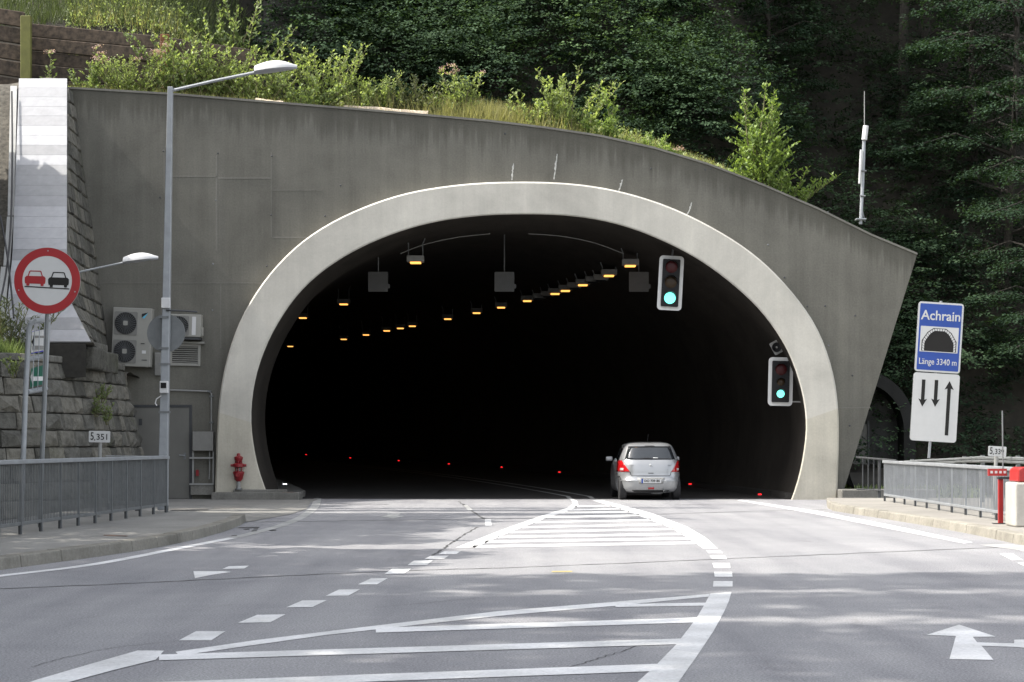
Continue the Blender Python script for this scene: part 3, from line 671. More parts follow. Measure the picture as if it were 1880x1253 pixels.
# ------------------------------------------------------------------ hillside and banks
def sm(a, b, x):
    t = np.clip((x - a) / (b - a), 0, 1); return t * t * (3 - 2 * t)
def fbm(x, y):
    return (np.sin(x * 0.9 + 1.3 * np.sin(y * 0.7)) * 0.5 + np.sin(x * 2.1 + y * 1.7 + 2) * 0.25 + np.sin(y * 2.9 - x * 1.1) * 0.18 + np.sin(x * 5.3 + y * 4.1) * 0.07)
def hill(X, Y):
    X = np.asarray(X, float); Y = np.asarray(Y, float); d = Y - 48.25
    zl = np.interp(X, TX, TZ) - 0.22 + 0.26 * np.clip(d, 0, 5.5) + 1.25 * np.clip(d - 5.5, 0, 40)
    zl = zl + 1.9 * sm(49.75, 50.15, Y) * sm(-7.2, -9.8, X) + 0.5 * sm(-7, -10, X) * np.clip(d - 2, 0, 3)
    zr = 0.1 + 1.45 * np.clip(d - 5.0, 0, 40) + 0.1 * np.clip(d, 0, 5)
    r = sm(7.2, 9.4, X)
    z = zl * (1 - r) + zr * r
    z = z + 42 * sm(-18, -27, X) * sm(50.6, 55, Y) + fbm(X, Y) * 0.35 * sm(0.8, 4, d)  # unseen ridge added at the left to keep the slope in shade
    return z
def grid_obj(name, xs, ys, fn, mat):
    XX, YY = np.meshgrid(xs, ys); ZZ = fn(XX, YY); nx, ny = len(xs), len(ys)
    vs = np.stack([XX, YY, ZZ], -1).reshape(-1, 3); idx = np.arange(nx * ny).reshape(ny, nx)
    fs = np.stack([idx[:-1, :-1], idx[:-1, 1:], idx[1:, 1:], idx[1:, :-1]], -1).reshape(-1, 4)
    me = bpy.data.meshes.new(name); me.from_pydata(vs.tolist(), [], fs.tolist()); me.materials.append(mat)
    me.polygons.foreach_set('use_smooth', [True] * len(me.polygons))
    o = bpy.data.objects.new(name, me); COL.objects.link(o); return structure(o)
hs = grid_obj('hillside', np.concatenate([np.arange(-60, -14, 2.0), np.arange(-14, 14, 0.4), np.arange(14, 62, 2.0)]), np.concatenate([np.arange(48.25, 58, 0.4), np.arange(58, 110, 2.5)]), hill, M['soil'])
def bankz(X, Y):
    yp = np.interp(X, [-40, -16, -11.5, -10.7, -10.2, -9.9], [38.0, 38.6, 39.3, 40.3, 41.9, 45.6])
    z = 3.25 + 1.17 * np.clip(Y - 41.1, 0, 6.75) * sm(-11.2, -12.0, X) + fbm(X * 1.7, Y * 1.7) * 0.12
    return np.where(Y < yp + 0.3, -0.3, z)
bank = grid_obj('bank', np.concatenate([np.arange(-60, -16, 1.5), np.arange(-16, -9.85, 0.15)]), np.concatenate([np.arange(38, 48.6, 0.15)]), bankz, M['scree'])

# ------------------------------------------------------------------ masonry
def stone_patch(parent, fn, rows, ulen, name='stone', mat='stone', gap=0.018, depth=0.16, umin=0.35, umax=0.75, bevel=0.03):
    """stones laid in courses on the surface fn(u, v) -> point; u in metres along, v 0..1 up; each stone an object of its own"""
    for r in range(rows):
        v0, v1 = r / rows, (r + 1) / rows; u = -random.uniform(0, umin)
        while u < ulen:
            e = u + random.uniform(umin, umax)
            a, c = max(u, 0), min(e, ulen)
            u = e
            if c - a < 0.07: continue
            vm = (v0 + v1) / 2; g = gap / 2
            q = [Vector(fn(a + g, v0)), Vector(fn(c - g, v0)), Vector(fn(c - g, v1)), Vector(fn(a + g, v1))]
            up = (q[3] - q[0]).normalized() * g
            q[0] += up; q[1] += up; q[2] -= up; q[3] -= up
            nrm = (q[1] - q[0]).cross(q[3] - q[0]).normalized()
            j = lambda s: Vector((random.uniform(-s, s), random.uniform(-s, s), random.uniform(-s, s)))
            pr = random.uniform(0.0, 0.035)
            back = [p - nrm * depth for p in q]; mid = [p + j(0.012) for p in q]
            ctr = sum(q, Vector()) / 4
            front = [ctr + (p - ctr) * random.uniform(0.78, 0.93) + nrm * (pr * .6 + random.uniform(0.01, 0.04)) for p in q]
            mb = MB(); k = back + mid + front + [ctr + j(0.07) + nrm * (pr + random.uniform(.03, .08))]
            mb.add(k, [(3, 2, 1, 0)] + [(i, (i + 1) % 4, 4 + (i + 1) % 4, 4 + i) for i in range(4)] + [(4 + i, 4 + (i + 1) % 4, 8 + (i + 1) % 4, 8 + i) for i in range(4)] + [(8 + i, 8 + (i + 1) % 4, 12) for i in range(4)])
            mb.build(name, M[mat], parent)

# lower retaining wall on the left, battered, turning the corner towards the portal
TOPP = [P(-330, 652, 38.6), P(-150, 652.5, 38.9), P(-30, 653, 39.3), P(60, 657, 40.2), P(122, 662, 41.5), P(180, 668, 43.3), P(218, 674, 45.2), P(226, 676, 46.0), P(214, 678, 47.5)]
tpth = smooth_path([Vector((p.x, p.y, 0)) for p in TOPP], 8); tacc = [0]
for a, c in zip(tpth, tpth[1:]): tacc.append(tacc[-1] + (c - a).length)
TL = tacc[-1]; TZW = 3.32
def tpt(s): return Vector((np.interp(s, tacc, [p.x for p in tpth]), np.interp(s, tacc, [p.y for p in tpth]), 0))
def tnorm(s):
    t = (tpt(min(TL, s + 0.3)) - tpt(max(0, s - 0.3))).normalized(); return Vector((t.y, -t.x, 0))
def lower(u, v, off=0.0):
    p = tpt(u) + tnorm(u) * ((1 - v) * 0.80 + off); return (p.x, p.y, -0.15 + v * (TZW + 0.15))
rw = thing('retaining_wall', 'low battered retaining wall of grey rough stones behind the left railing', 'stone wall', tuple(tpt(TL / 2)))
mb = MB(); NU = 40; ring = []
for i in range(NU + 1):
    u = TL * i / NU; a, c = Vector(lower(u, 0, -0.10)), Vector(lower(u, 1, -0.10)); n_ = tnorm(u)
    ring.append((a, c, c - n_ * 0.6, a - n_ * 1.4))
for r0, r1 in zip(ring, ring[1:]): mb.hexa([r0[0], r0[1], r0[2], r0[3], r1[0], r1[1], r1[2], r1[3]])
mb.build('core', M['mortar'], rw)
stone_patch(rw, lower, 9, TL, depth=0.14, umin=0.30, umax=0.66, gap=.022)
s = 0.0
while s < TL - 0.1:
    e = min(TL, s + random.uniform(0.7, 1.2)); q0, q1, n0, n1 = tpt(s + .01), tpt(e - .01), tnorm(s), tnorm(e)
    z = Vector((0, 0, 1)); z0 = TZW + 0.002; h = random.uniform(0.14, 0.18)
    MB().hexa([q0 + n0 * 0.07 + z * z0, q1 + n1 * 0.07 + z * z0, q1 - n1 * 0.42 + z * z0, q0 - n0 * 0.42 + z * z0,
               q0 + n0 * 0.07 + z * (z0 + h), q1 + n1 * 0.07 + z * (z0 + h), q1 - n1 * 0.42 + z * (z0 + h), q0 - n0 * 0.42 + z * (z0 + h)]).build('cap_stone', M['cap'], rw, bevel=0.03)
    s = e

# stone wing wall beside the portal, its sloping top clad with metal sheets
CT0, CT1 = (47.3, 145.0), (41.2, 628.0)
def cop(t):   # point on the sloping top: distance and pixel row
    Y = CT0[0] + (CT1[0] - CT0[0]) * t
    z0 = CH - (CT0[1] - HY) * CT0[0] / F; z1 = CH - (CT1[1] - HY) * CT1[0] / F
    Z = z0 + (z1 - z0) * t; return Y, Z, HY - (Z - CH) * F / Y
def cop_edge(t, side):
    Y, Z, y = cop(t)
    x = np.interp(y, [145, 470, 545, 628], [122, 121.5, 124, 166]) if side > 0 else np.interp(y, [145, 470, 628], [35, 23, 6])
    return Vector(((x - CX) * Y / F, Y, Z))
ww = thing('wing_wall', 'stone wing wall sloping down from the portal under pale metal cladding', 'stone wall', (-11.2, 44.5, 3.2))
nP = 25; ts = [i / nP for i in range(nP + 1)]
def backx(z): return np.interp(z, [3.0, 3.9, 6.5, 11.2], [-10.55, -10.72, -11.05, -11.72])
def wing(u, v):     # face turned to the road: v up, u metres from the portal outwards
    z = 3.1 + v * 7.7; Y0, Zt = CT0[0], None
    t = np.clip((CT0[0] - 0) and (11.07 - z) / (11.07 - 3.8), 0, 1); f = cop_edge(float(t), 1); bk = Vector((backx(z), WALL_Y, z))
    L = max((f - bk).length, 0.05); k = min(1.0, u / L)
    return bk + (f - bk) * k
rows = 19
for r in range(rows):
    v0, v1 = r / rows, (r + 1) / rows
    Lr = max(((wing(99, (v0 + v1) / 2)) - wing(0, (v0 + v1) / 2)).length, 0.05)
    u = -random.uniform(0, .4)
    while u < Lr:
        e = u + random.uniform(0.4, 0.85); a, c = max(0, u), min(e, Lr); u = e
        if c - a < 0.08: continue
        q = [wing(a + .01, v0), wing(c - .01, v0), wing(min(c - .01, (wing(99, v1) - wing(0, v1)).length), v1), wing(min(a + .01, (wing(99, v1) - wing(0, v1)).length), v1)]
        q = [Vector(p) for p in q]; up = Vector((0, 0, 0.011)); q[0] += up; q[1] += up; q[2] -= up; q[3] -= up
        nrm = Vector((1, -0.12, 0.1)).normalized(); pr = random.uniform(0, 0.03)
        ctr = sum(q, Vector()) / 4; fr = [ctr + (p - ctr) * random.uniform(0.82, 0.92) + nrm * (pr + 0.03) for p in q]; bk = [p - nrm * 0.12 for p in q]
        MB().add(bk + q + fr, [(3, 2, 1, 0)] + [(i, (i + 1) % 4, 4 + (i + 1) % 4, 4 + i) for i in range(4)] + [(4 + i, 4 + (i + 1) % 4, 8 + (i + 1) % 4, 8 + i) for i in range(4)] + [(8, 9, 10, 11)]).build('stone', M['stone'], ww)
mb = MB(); pr_ = []
for t in ts:
    f, l = cop_edge(t, 1) + Vector((-0.1, 0, -0.06)), cop_edge(t, -1) + Vector((0.02, 0, -0.06)); pr_.append((f, l))
for (f0, l0), (f1, l1) in zip(pr_, pr_[1:]):
    bz = Vector((0, 0, 1)); lo = lambda p: Vector((p.x, p.y, 3.0))
    fb = lambda f: Vector((backx(max(3, f.z)) - 0.12, WALL_Y - 0.02, f.z))
    mb.hexa([l0, f0, f1, l1, lo(l0), lo(f0), lo(f1), lo(l1)])
    mb.add([f0, f1, fb(f1), fb(f0)], [(0, 1, 2, 3)])
mb.build('core', M['mortar'], ww)
for t0, t1 in zip(ts, ts[1:]):
    a, c, d, e = cop_edge(t0, -1), cop_edge(t0, 1), cop_edge(t1, 1), cop_edge(t1, -1)
    ov = Vector((0.015, 0, 0)); n_ = Vector((0, -0.77, 0.64)); up0, up1 = n_ * 0.010, n_ * 0.013
    MB().hexa([a - n_ * .03, c + ov - n_ * .03, d + ov - n_ * .03, e - n_ * .03, a + up0, c + ov + up0, d + ov + up1, e + up1]).build('metal_sheet', random.choice([M['alu'], M['alu'], M['alu_d']]), ww)
for x0, x1, y0, y1, e0, e1 in [(19, 31, 158, 396, 14, 26), (13, 25, 398, 488, 6, 18), (2, 17, 490, 585, -8, 8)]:
    t0 = (y0 - 145) / 483; t1 = (y1 - 145) / 483; Y0, Y1 = cop(t0)[0] - .1, cop(t1)[0] - .1
    a, c, d, e = P(x0, y0, Y0), P(x1, y0, Y0), P(e1, y1, Y1), P(e0, y1, Y1); n_ = Vector((0, 0.25, -0.2))
    MB().hexa([a, c, d, e, a + n_, c + n_, d + n_, e + n_]).build('side_strip', M['alu2'], ww)
# pedestal under the lower end
a = P(92, 634, 40.9)
for x0, x1, z1 in ((95, 136, 3.68), (137, 176, 3.72)): MB().box((P(x0, 634, 41.6).x, 41.55 + random.uniform(0, .08), 3.2), (P(x1, 634, 41.6).x - .02, 42.6, z1)).build('stone', M['stone'], ww, bevel=0.06)
MB().box((P(150, 634, 41.5).x, 42.0, 3.70), (P(190, 634, 44.2).x, 44.2, 3.90)).build('cap_stone', M['cap'], ww, bevel=0.03)
MB().box((P(164, 650, 41.5).x, 42.5, 3.2), (P(184, 650, 44.6).x, 44.6, 3.70)).build('stone', M['stone'], ww, bevel=0.04)
for pts in ([(24, 170, 46.8), (25, 300, 45), (22, 420, 43.3), (14, 500, 42.1), (2, 560, 41.2)], [(3, 398, 43.2), (16, 470, 42.3), (26, 560, 41.3), (28, 585, 41.0)]):
    ps = smooth_path([P(*p) for p in pts], 6)
    tag(MB().tube([p + Vector((0, -0.12, 0)) for p in ps], 0.022, 6).build('cable', M['black'], root=ps[-1]), 'black cable running down the left edge of the metal cladding' if len(pts) == 5 else 'short black cable crossing the lower end of the metal cladding', 'cable')

# timber crib wall above, top left
tw = thing('timber_wall', 'dark weathered plank retaining wall above the portal at top left', 'timber wall', P(200, 150, 49.7))
def plank(p, q, h, Y, off=0.0):
    a, c = P(*p, Y), P(*q, Y); z = Vector((0, 0, h)); y = Vector((0, 0.12, 0)); a.y += off; c.y += off
    MB().hexa([a - z, c - z, c - z + y, a - z + y, a, c, c + y, a + y]).build('plank', M['wood'], tw, bevel=0.02)
for i in range(5):
    dy = i * 25
    plank((54, 43 + dy), (300, 67 + dy * 0.98), 0.36, 49.7, random.uniform(-.03, .03))
    plank((306, 68 + dy), (470, 92 + dy), 0.36, 49.7, random.uniform(-.03, .03))
    plank((-60, 6 + dy * 1.25), (44, 22 + dy * 1.25), 0.42, 49.2, random.uniform(-.03, .03))
for x, y0, y1, mt, Y in ((48, 30, 150, 'post_green', 49.05), (303, 64, 150, 'post_orange', 49.55)):
    a = P(x, y0, Y); z1 = P(x, y1, Y).z - .4; hw = 0.14 if x < 100 else .12
    MB().box((a.x - hw, Y - 0.08, z1), (a.x + hw, Y + 0.08, a.z)).build('post', M[mt], tw, bevel=0.015)
for (x0, y0, x1, y1, r, lab) in ((632, 197, 786, 208, 0.10, 'pale bleached log lying on the portal edge left of the grass'), (470, 183, 520, 190, 0.09, 'short bleached log half hidden under the shrubs on the portal edge')):
    a, c = P(x0, y0, 48.55), P(x1, y1, 48.35); a.z -= .04; c.z -= .04
    n_ = 9; pts = [a + (c - a) * (i / (n_ - 1)) for i in range(n_)]
    mb = MB().tube([p + Vector((0, 0, random.uniform(-.012, .012))) for p in pts], [r * random.uniform(.85, 1.1) for _ in pts], 9)
    tag(mb.build('log', M['log'], root=a), lab, 'log')

# ------------------------------------------------------------------ railings
def railing(name, label, p0, p1, height, n, mat_post, mat_bar, gap=0.13, bar=0.07, top_w=0.09):
    p0, p1 = Vector(p0), Vector(p1); r = thing(name, label, 'railing', tuple(p0)); d = p1 - p0; L = d.length; d.normalize(); nrm = Vector((-d.y, d.x, 0)); z = Vector((0, 0, 1))
    def obox(s0, s1, o0, o1, z0, z1): 
        q = [p0 + d * s + nrm * o for s, o in ((s0, o0), (s1, o0), (s1, o1), (s0, o1))]
        return MB().hexa([p + z * z0 for p in q] + [p + z * z1 for p in q])
    obox(-0.05, L + 0.05, -top_w / 2, top_w / 2, height - 0.065, height).build('top_rail', M['galv'], r, bevel=0.012)
    obox(0, L, -0.018, 0.018, gap, gap + 0.05).build('bottom_rail', mat_post, r, bevel=0.006)
    post_me = None
    for i in range(n + 1):
        s = L * i / n
        o = obox(s - 0.012, s + 0.012, -0.03, 0.012, 0.0, height - 0.066).build('post', mat_post, r)
        obox(s - 0.045, s + 0.045, -0.012, 0.012, 0.0, gap * 0.95).build('foot', M['steel_dark'], r)
    for i in range(n):
        mb = MB(); s0, s1 = L * i / n + 0.03, L * (i + 1) / n - 0.03; m_ = int((s1 - s0) / bar)
        for k in range(m_ + 1):
            s = s0 + (s1 - s0) * k / m_
            q = [p0 + d * (s + a) + nrm * o for a, o in ((-0.007, -0.007), (0.007, -0.007), (0.007, 0.007), (-0.007, 0.007))]
            mb.hexa([p + z * (gap + 0.05) for p in q] + [p + z * (height - 0.066) for p in q])
        o = mb.build('bar_infill', mat_bar, r); o['kind'] = 'stuff'
    return r
dl = (Vector((-6.70, 34.8, PV)) - Vector((-7.30, 25.7, PV)))
railing('pedestrian_railing', 'long grey steel railing of thin upright bars along the left pavement', Vector((-6.70, 34.8, PV)) - dl * 1.32, Vector((-6.70, 34.8, PV)), 1.10, 13, M['galv_d'], M['galv_d'])  # darker steel than the right railing, its shade put into the colour
railing('pedestrian_railing', 'sunlit grey steel railing on the right pavement below the blue tunnel sign', (8.42, 30.2, PV), (8.62, 41.6, PV), 0.94, 10, M['galv'], M['galv'], gap=0.12, bar=0.095)
r_ = railing('pedestrian_railing', 'short steel railing stepping back behind the left railing end', (-6.72, 34.95, PV), (-8.15, 36.3, PV), 1.09, 2, M['galv'], M['galv_d'])
# dark open railing beyond, right of the portal foot
dr = thing('guard_railing', 'dark open railing with wide bars right of the portal foot', 'railing', (9.2, 45.2, PV))
a, c = P(1584, 840, 46.4), P(1646, 846, 44.6); d = (c - a); base = 0.30
MB().tube([a + Vector((-.15, 0, 0)), c], 0.028, 8).build('top_rail', M['steel_dark'], dr)
MB().tube([Vector((a.x - .15, a.y, base)), Vector((c.x, c.y, base))], 0.022, 6).build('bottom_rail', M['steel_dark'], dr)
for k in range(7):
    p = a + d * (k / 6); r = 0.04 if k == 3 else 0.018
    MB().tube([Vector((p.x, p.y, 0.10 if k == 3 else base)), p], r, 6).build('bar', M['steel_dark'], dr)
gb = thing('crash_barrier', 'curved silver crash barrier rail behind the right railing', 'crash barrier', P(1760, 848, 40))
ps = smooth_path([P(1640, 852, 48), P(1755, 846, 44), P(1800, 844, 41), P(1880, 846, 38), P(1990, 850, 35)], 6)
mb = MB()
for a, c in zip(ps, ps[1:]):
    for z0, z1, o0, o1 in ((-.07, -.045, 0.0, 0.03), (-.045, -.02, .03, 0.03), (-.02, 0.0, .03, 0), (0, .02, 0, .03), (.02, .045, .03, .03), (.045, .07, .03, 0)):
        mb.add([a + Vector((-o0, 0, z0)), c + Vector((-o0, 0, z0)), c + Vector((-o1, 0, z1)), a + Vector((-o1, 0, z1))], [(0, 1, 2, 3)])
o = mb.build('beam', M['galv_d'], gb); so = o.modifiers.new('thickness', 'SOLIDIFY'); so.thickness = 0.006
for p in ps[2::5]: MB().box((p.x + .01, p.y - .04, 0.0), (p.x + .09, p.y + .04, p.z + .1)).build('post', M['galv_d'], gb)

# old arched recess in the slope on the right
ar = thing('arched_niche', 'dim old concrete arch in the slope right of the portal', 'arch', (10.4, 53.0, 0))
YN = 52.6; cxn = (1578 - CX) * YN / F; rO, rI, zs = 1.62, 1.28, CH - (790 - HY) * YN / F
po = [(cxn + rO * math.cos(t), zs + rO * 1.08 * math.sin(t)) for t in np.linspace(0, math.pi, 24)]; pi_ = [(cxn + rI * math.cos(t), zs + rI * 1.08 * math.sin(t)) for t in np.linspace(math.pi, 0, 24)]
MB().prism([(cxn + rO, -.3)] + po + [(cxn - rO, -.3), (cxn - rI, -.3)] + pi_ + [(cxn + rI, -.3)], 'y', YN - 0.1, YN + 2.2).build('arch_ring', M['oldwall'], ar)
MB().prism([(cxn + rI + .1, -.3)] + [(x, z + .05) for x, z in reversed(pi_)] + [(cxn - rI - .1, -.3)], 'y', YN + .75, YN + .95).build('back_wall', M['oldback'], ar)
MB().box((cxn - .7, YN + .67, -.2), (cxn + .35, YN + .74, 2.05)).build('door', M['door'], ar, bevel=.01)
MB().box((cxn + .36, YN + .65, -.2), (cxn + .42, YN + .745, 2.15)).build('door_frame', M['steel_dark'], ar)

# ------------------------------------------------------------------ street lamps
def street_lamp(label, base, top_z, arm_to, head_len, w0, w1, lean=0.0):
    base = Vector(base); t = thing('street_lamp', label, 'street lamp', tuple(base)); top = Vector((base.x + lean, base.y, top_z))
    mb = MB(); q0 = [(-w0 / 2, -w0 / 2), (w0 / 2, -w0 / 2), (w0 / 2, w0 / 2), (-w0 / 2, w0 / 2)]
    mb.hexa([base + Vector((a, b, 0)) for a, b in q0] + [top + Vector((a * w1 / w0, b * w1 / w0, 0)) for a, b in q0])
    mb.build('pole', M['galv'], t, bevel=0.012)
    arm_to = Vector(arm_to); s = top + Vector((0, 0, -0.08))
    MB().tube([s, s + (arm_to - s) * .5 + Vector((0, 0, 0.01)), arm_to], w1 * 0.30, 8).build('arm', M['galv'], t)
    d = (arm_to - s).normalized(); n_ = 12; secs = []
    upv = Vector((0, 0, 1)); sd = Vector((0, 1, 0)); L = head_len
    mbt, mbb = MB(), MB(); rowt = []; rowb = []
    for i in range(n_):
        u = i / (n_ - 1); p = arm_to + Vector((d.x * 1.0, 0, d.z * 0.55)) * (u * L - 0.02)
        h = L * (0.055 + 0.17 * math.sin(math.pi * min(1, (u * 0.80 + 0.16))) ** 0.8 * (1 - u ** 6)); wd = L * (0.10 + 0.13 * math.sin(math.pi * min(1, u * .75 + .2))) * (1 - 0.75 * u ** 7)
        rt = [p + sd * (math.cos(a) * wd) + upv * (math.sin(a) * h) for a in np.linspace(0, math.pi, 9)]
        rb = [p + sd * (math.cos(a) * wd * .94) - upv * (math.sin(a) * L * 0.035 + 0.003) for a in np.linspace(0, math.pi, 7)]
        rowt.append(rt); rowb.append(rb)
    for rows_, mbx in ((rowt, mbt), (rowb, mbb)):
        k = len(rows_[0]); mbx.v = [p for r in rows_ for p in r]
        for i in range(n_ - 1):
            for j in range(k - 1): mbx.f.append((i * k + j, i * k + j + 1, (i + 1) * k + j + 1, (i + 1) * k + j))
        mbx.f.append(tuple(range(k))); mbx.f.append(tuple((n_ - 1) * k + j for j in range(k)))
        if mbx is mbt: mbx.f.append((0, k - 1) + ()) if False else None
    hd = mbt.build('lamp_head', M['white_metal'], t, smooth=True); mbb.build('diffuser', M['lamp_glass'], hd, smooth=True)
    return t, top
YL = 36.0
b0 = P(299, 850, YL)
lamp, ltop = street_lamp('tall street lamp with square grey pole in front of the portal wall', (b0.x, YL, PV), P(313, 160, YL).z, P(470, 133, YL), 0.86, 0.185, 0.105, lean=P(313, 0, YL).x - b0.x)
bx('pole_box', P(296, 566, YL - .13), P(312, 547, YL - .13) + Vector((0, .06, 0)), M['white_metal'], lamp, bevel=.01)
for y in (583, 640, 669, 757): 
    p = P(302, y, YL); MB().box((p.x - .10, YL - .10, p.z - .02), (p.x + .10, YL + .10, p.z + .02)).build('clamp', M['galv_d'], lamp)
MB().tube([P(305, 570, YL - .1), P(335, 571, YL - .1), P(362, 573, YL - .05)], 0.02, 6).build('bracket', M['steel_dark'], lamp)
MB().tube([P(296, 727, YL - .1), P(287, 733, YL - .1), P(285, 741, YL - .1), P(288, 745, YL - .1)], 0.012, 5).build('loose_wire', M['white_metal'], lamp)
cm = thing('traffic_camera', 'small white box camera strapped to the tall lamp pole', 'camera', P(301, 722, YL - .1))
bx('body', P(293, 722, YL - .22), P(308, 700, YL - .22) + Vector((0, .12, 0)), M['white_metal'], cm, bevel=.01)
bx('lens', P(295, 713, YL - .235), P(305, 703, YL - .235) + Vector((0, .01, 0)), M['black_gloss'], cm)
rs = thing('round_sign', 'round grey sign seen from behind, strapped to the tall lamp pole', 'sign', P(305, 612, YL + .14))
RX = Matrix.Rotation(math.radians(90), 3, 'X')
c_ = P(305, 612, YL + .16); MB().lathe([(0.372, -.012), (0.376, 0), (0.372, .012)], 40, c_, RX).build('plate', M['grey_plate'], rs, bevel=0)
MB().lathe([(0.376, -.02), (0.382, -.02), (0.382, .02), (0.376, .02)], 40, c_, RX).build('rim', M['galv_d'], rs)
p2 = P(86, 835, 43.0)
lamp2, _ = street_lamp('low street lamp with curved white head reaching out behind the red round sign', (p2.x, 43.0, 3.2), P(92, 507, 43).z, P(229, 482, 43), 0.84, 0.11, 0.08, lean=0.05)

# ------------------------------------------------------------------ fittings on the portal wall
TL_ = math.radians(2.2)
def rounded(w, h, r, n=5):
    o = []
    for cx_, cz_, a0 in ((w / 2 - r, h / 2 - r, 0), (-w / 2 + r, h / 2 - r, 90), (-w / 2 + r, -h / 2 + r, 180), (w / 2 - r, -h / 2 + r, 270)):
        for k in range(n + 1):
            a = math.radians(a0 + 90 * k / n); o.append((cx_ + r * math.cos(a), cz_ + r * math.sin(a)))
    return o
def lb(name, lo, hi, mat, parent, bevel=0.0): return MB().box(lo, hi).build(name, mat, parent, bevel=bevel, local=True)
def fan(parent, x, z, r, y):
    MB().prism([(x + px, z + pz) for px, pz in rounded(r * 2.12, r * 2.12, 0.03)], 'y', y, y + .012).build('fan_panel', M['grey_box'], parent, local=True)
    MB().lathe([(r, 0), (r, .02), (r * .97, .024), (r * .97, .004)], 32, (x, y, z), RX).build('fan_opening', M['black'], parent, local=True)
    g = MB()
    for k in range(28):
        a = 2 * math.pi * k / 28; a2 = a + .35
        g.tube([(x + r * .22 * math.cos(a), y - .032, z + r * .22 * math.sin(a)), (x + r * math.cos(a2), y - .026, z + r * math.sin(a2))], .0035, 4)
    o = g.build('fan_grille', M['galv_d'], parent, local=True); o['kind'] = 'stuff'
    MB().prism([(x + px, z + pz) for px, pz in rounded(r * .42, r * .42, .02)], 'y', y - .045, y - .03).build('fan_hub', M['offwhite'], parent, local=True)
ac = thing('air_conditioner', 'large beige air conditioner with two stacked fans on the portal wall', 'air conditioner', P(248, 621, WALL_Y)); ac.rotation_euler.y = TL_
lb('casing', (-.52, -.40, -.77), (.50, -.04, .77), M['offwhite'], ac, .015)
fan(ac, -.17, .36, .285, -.418); fan(ac, -.17, -.38, .285, -.418)
tri = MB().prism([(.24, .62), (.40, .66), (.24, .52)], 'y', -.408, -.40); tri.build('logo', M['black'], ac, local=True)
MB().prism([(.25, .515), (.40, .65), (.31, .50)], 'y', -.409, -.401).build('logo', simple('logo light blue', (0.10, 0.42, 0.6), .5), ac, local=True)
lb('vent_slot', (.24, -.41, -.17), (.34, -.398, -.15), M['black'], ac); lb('label_plate', (.28, -.41, -.42), (.38, -.398, -.34), M['white_metal'], ac); lb('handle', (.28, -.41, -.60), (.42, -.398, -.58), M['steel_dark'], ac)
for z in (-.60, .60): lb('bracket', (-.4, -.06, z - .03), (.4, .02, z + .03), M['galv_d'], ac)
ac2 = thing('air_conditioner', 'small beige air conditioner with a single fan beside the lamp pole', 'air conditioner', P(344, 600, WALL_Y)); ac2.rotation_euler.y = math.radians(1.5)
lb('casing', (-.40, -.38, -.29), (.42, -.05, .30), M['offwhite'], ac2, .012); fan(ac2, -.14, 0, .24, -.398)
lb('label_plate', (.19, -.388, -.24), (.29, -.378, .24), M['white_metal'], ac2); lb('valve_cover', (.42, -.3, -.25), (.46, -.12, -.02), M['offwhite'], ac2, .01); lb('bracket', (-.38, -.36, -.36), (.40, 0, -.30), M['steel_dark'], ac2)
vt = thing('louvre_vent', 'pale louvred vent grille under the small air conditioner', 'vent', P(340, 652, WALL_Y)); vt.rotation_euler.y = math.radians(1.2)
for nm, lo, hi in (('frame', (-.41, -.06, -.29), (-.34, .01, .29)), ('frame', (.34, -.06, -.29), (.41, .01, .29)), ('frame', (-.339, -.06, -.29), (.339, .01, -.22)), ('frame', (-.339, -.06, .22), (.339, .01, .29)), ('hood', (-.44, -.14, .295), (.52, .01, .35))): lb(nm, lo, hi, M['offwhite'], vt, .006)
lb('backing', (-.338, -.02, -.219), (.338, .008, .219), M['black'], vt)
for k in range(8): MB().cbox((0, -.04, -.19 + k * .055), (.675, .035, .016), Matrix.Rotation(math.radians(35), 3, 'X')).build('slat', M['offwhite'], vt, local=True)
cb = thing('conduit_box', 'narrow grey conduit box on the wall left of the lamp pole', 'box', P(293, 690, WALL_Y))
lb('casing', (-.10, -.15, 0), (.06, 0, .60), M['grey_plate'], cb, .01); lb('lid', (-.09, -.158, .02), (.05, -.151, .58), M['grey_box'], cb)
dr_ = thing('service_door', 'grey steel service door in the portal wall behind the lamp pole', 'door', P(298, 905, WALL_Y)); dr_.location.z = 0.01
wd, hd_ = 0.72, 2.42
for nm, lo, hi in (('frame', (-wd - .07, -.03, 0), (-wd, .03, hd_ + .07)), ('frame', (wd, -.03, 0), (wd + .07, .03, hd_ + .07)), ('frame', (-wd, -.03, hd_), (wd, .03, hd_ + .07))): lb(nm, lo, hi, M['steel_dark'], dr_)
leaf_ = lb('leaf', (-wd + .006, -.018, .01), (wd - .006, .02, hd_ - .006), M['door'], dr_)
lb('leaf_edge', (.02, -.021, .01), (.026, -.0185, hd_ - .01), M['steel_dark'], dr_); lb('notice', (-.62, -.024, 1.95), (-.53, -.019, 2.12), M['steel_dark'], dr_)
h_ = MB().tube([(.60, -.02, 1.15), (.60, -.08, 1.15), (.46, -.08, 1.16)], .012, 6).build('handle', M['galv'], leaf_, local=True); lb('lock_plate', (.57, -.03, 1.05), (.63, -.019, 1.22), M['galv_d'], leaf_)
ck = thing('control_cabinet', 'grey control cabinet over an open pipe rack beside the service door', 'cabinet', P(374, 890, WALL_Y))
s_ = WALL_Y / F; zc = lambda y: -(y - 890) * s_; xc = lambda x: (x - 374) * s_
lb('cabinet_box', (xc(356), -.24, zc(828)), (xc(394), -.01, zc(793)), M['grey_box'], ck, .012)
for x in (356, 393): lb('upright', (xc(x) - .02, -.14, zc(890)), (xc(x) + .02, -.09, zc(828.5)), M['grey_plate'], ck)
for y in (841, 889): lb('crossbar', (xc(350), -.19, zc(y) - .022), (xc(394), -.145, zc(y) + .022), M['grey_plate'], ck)
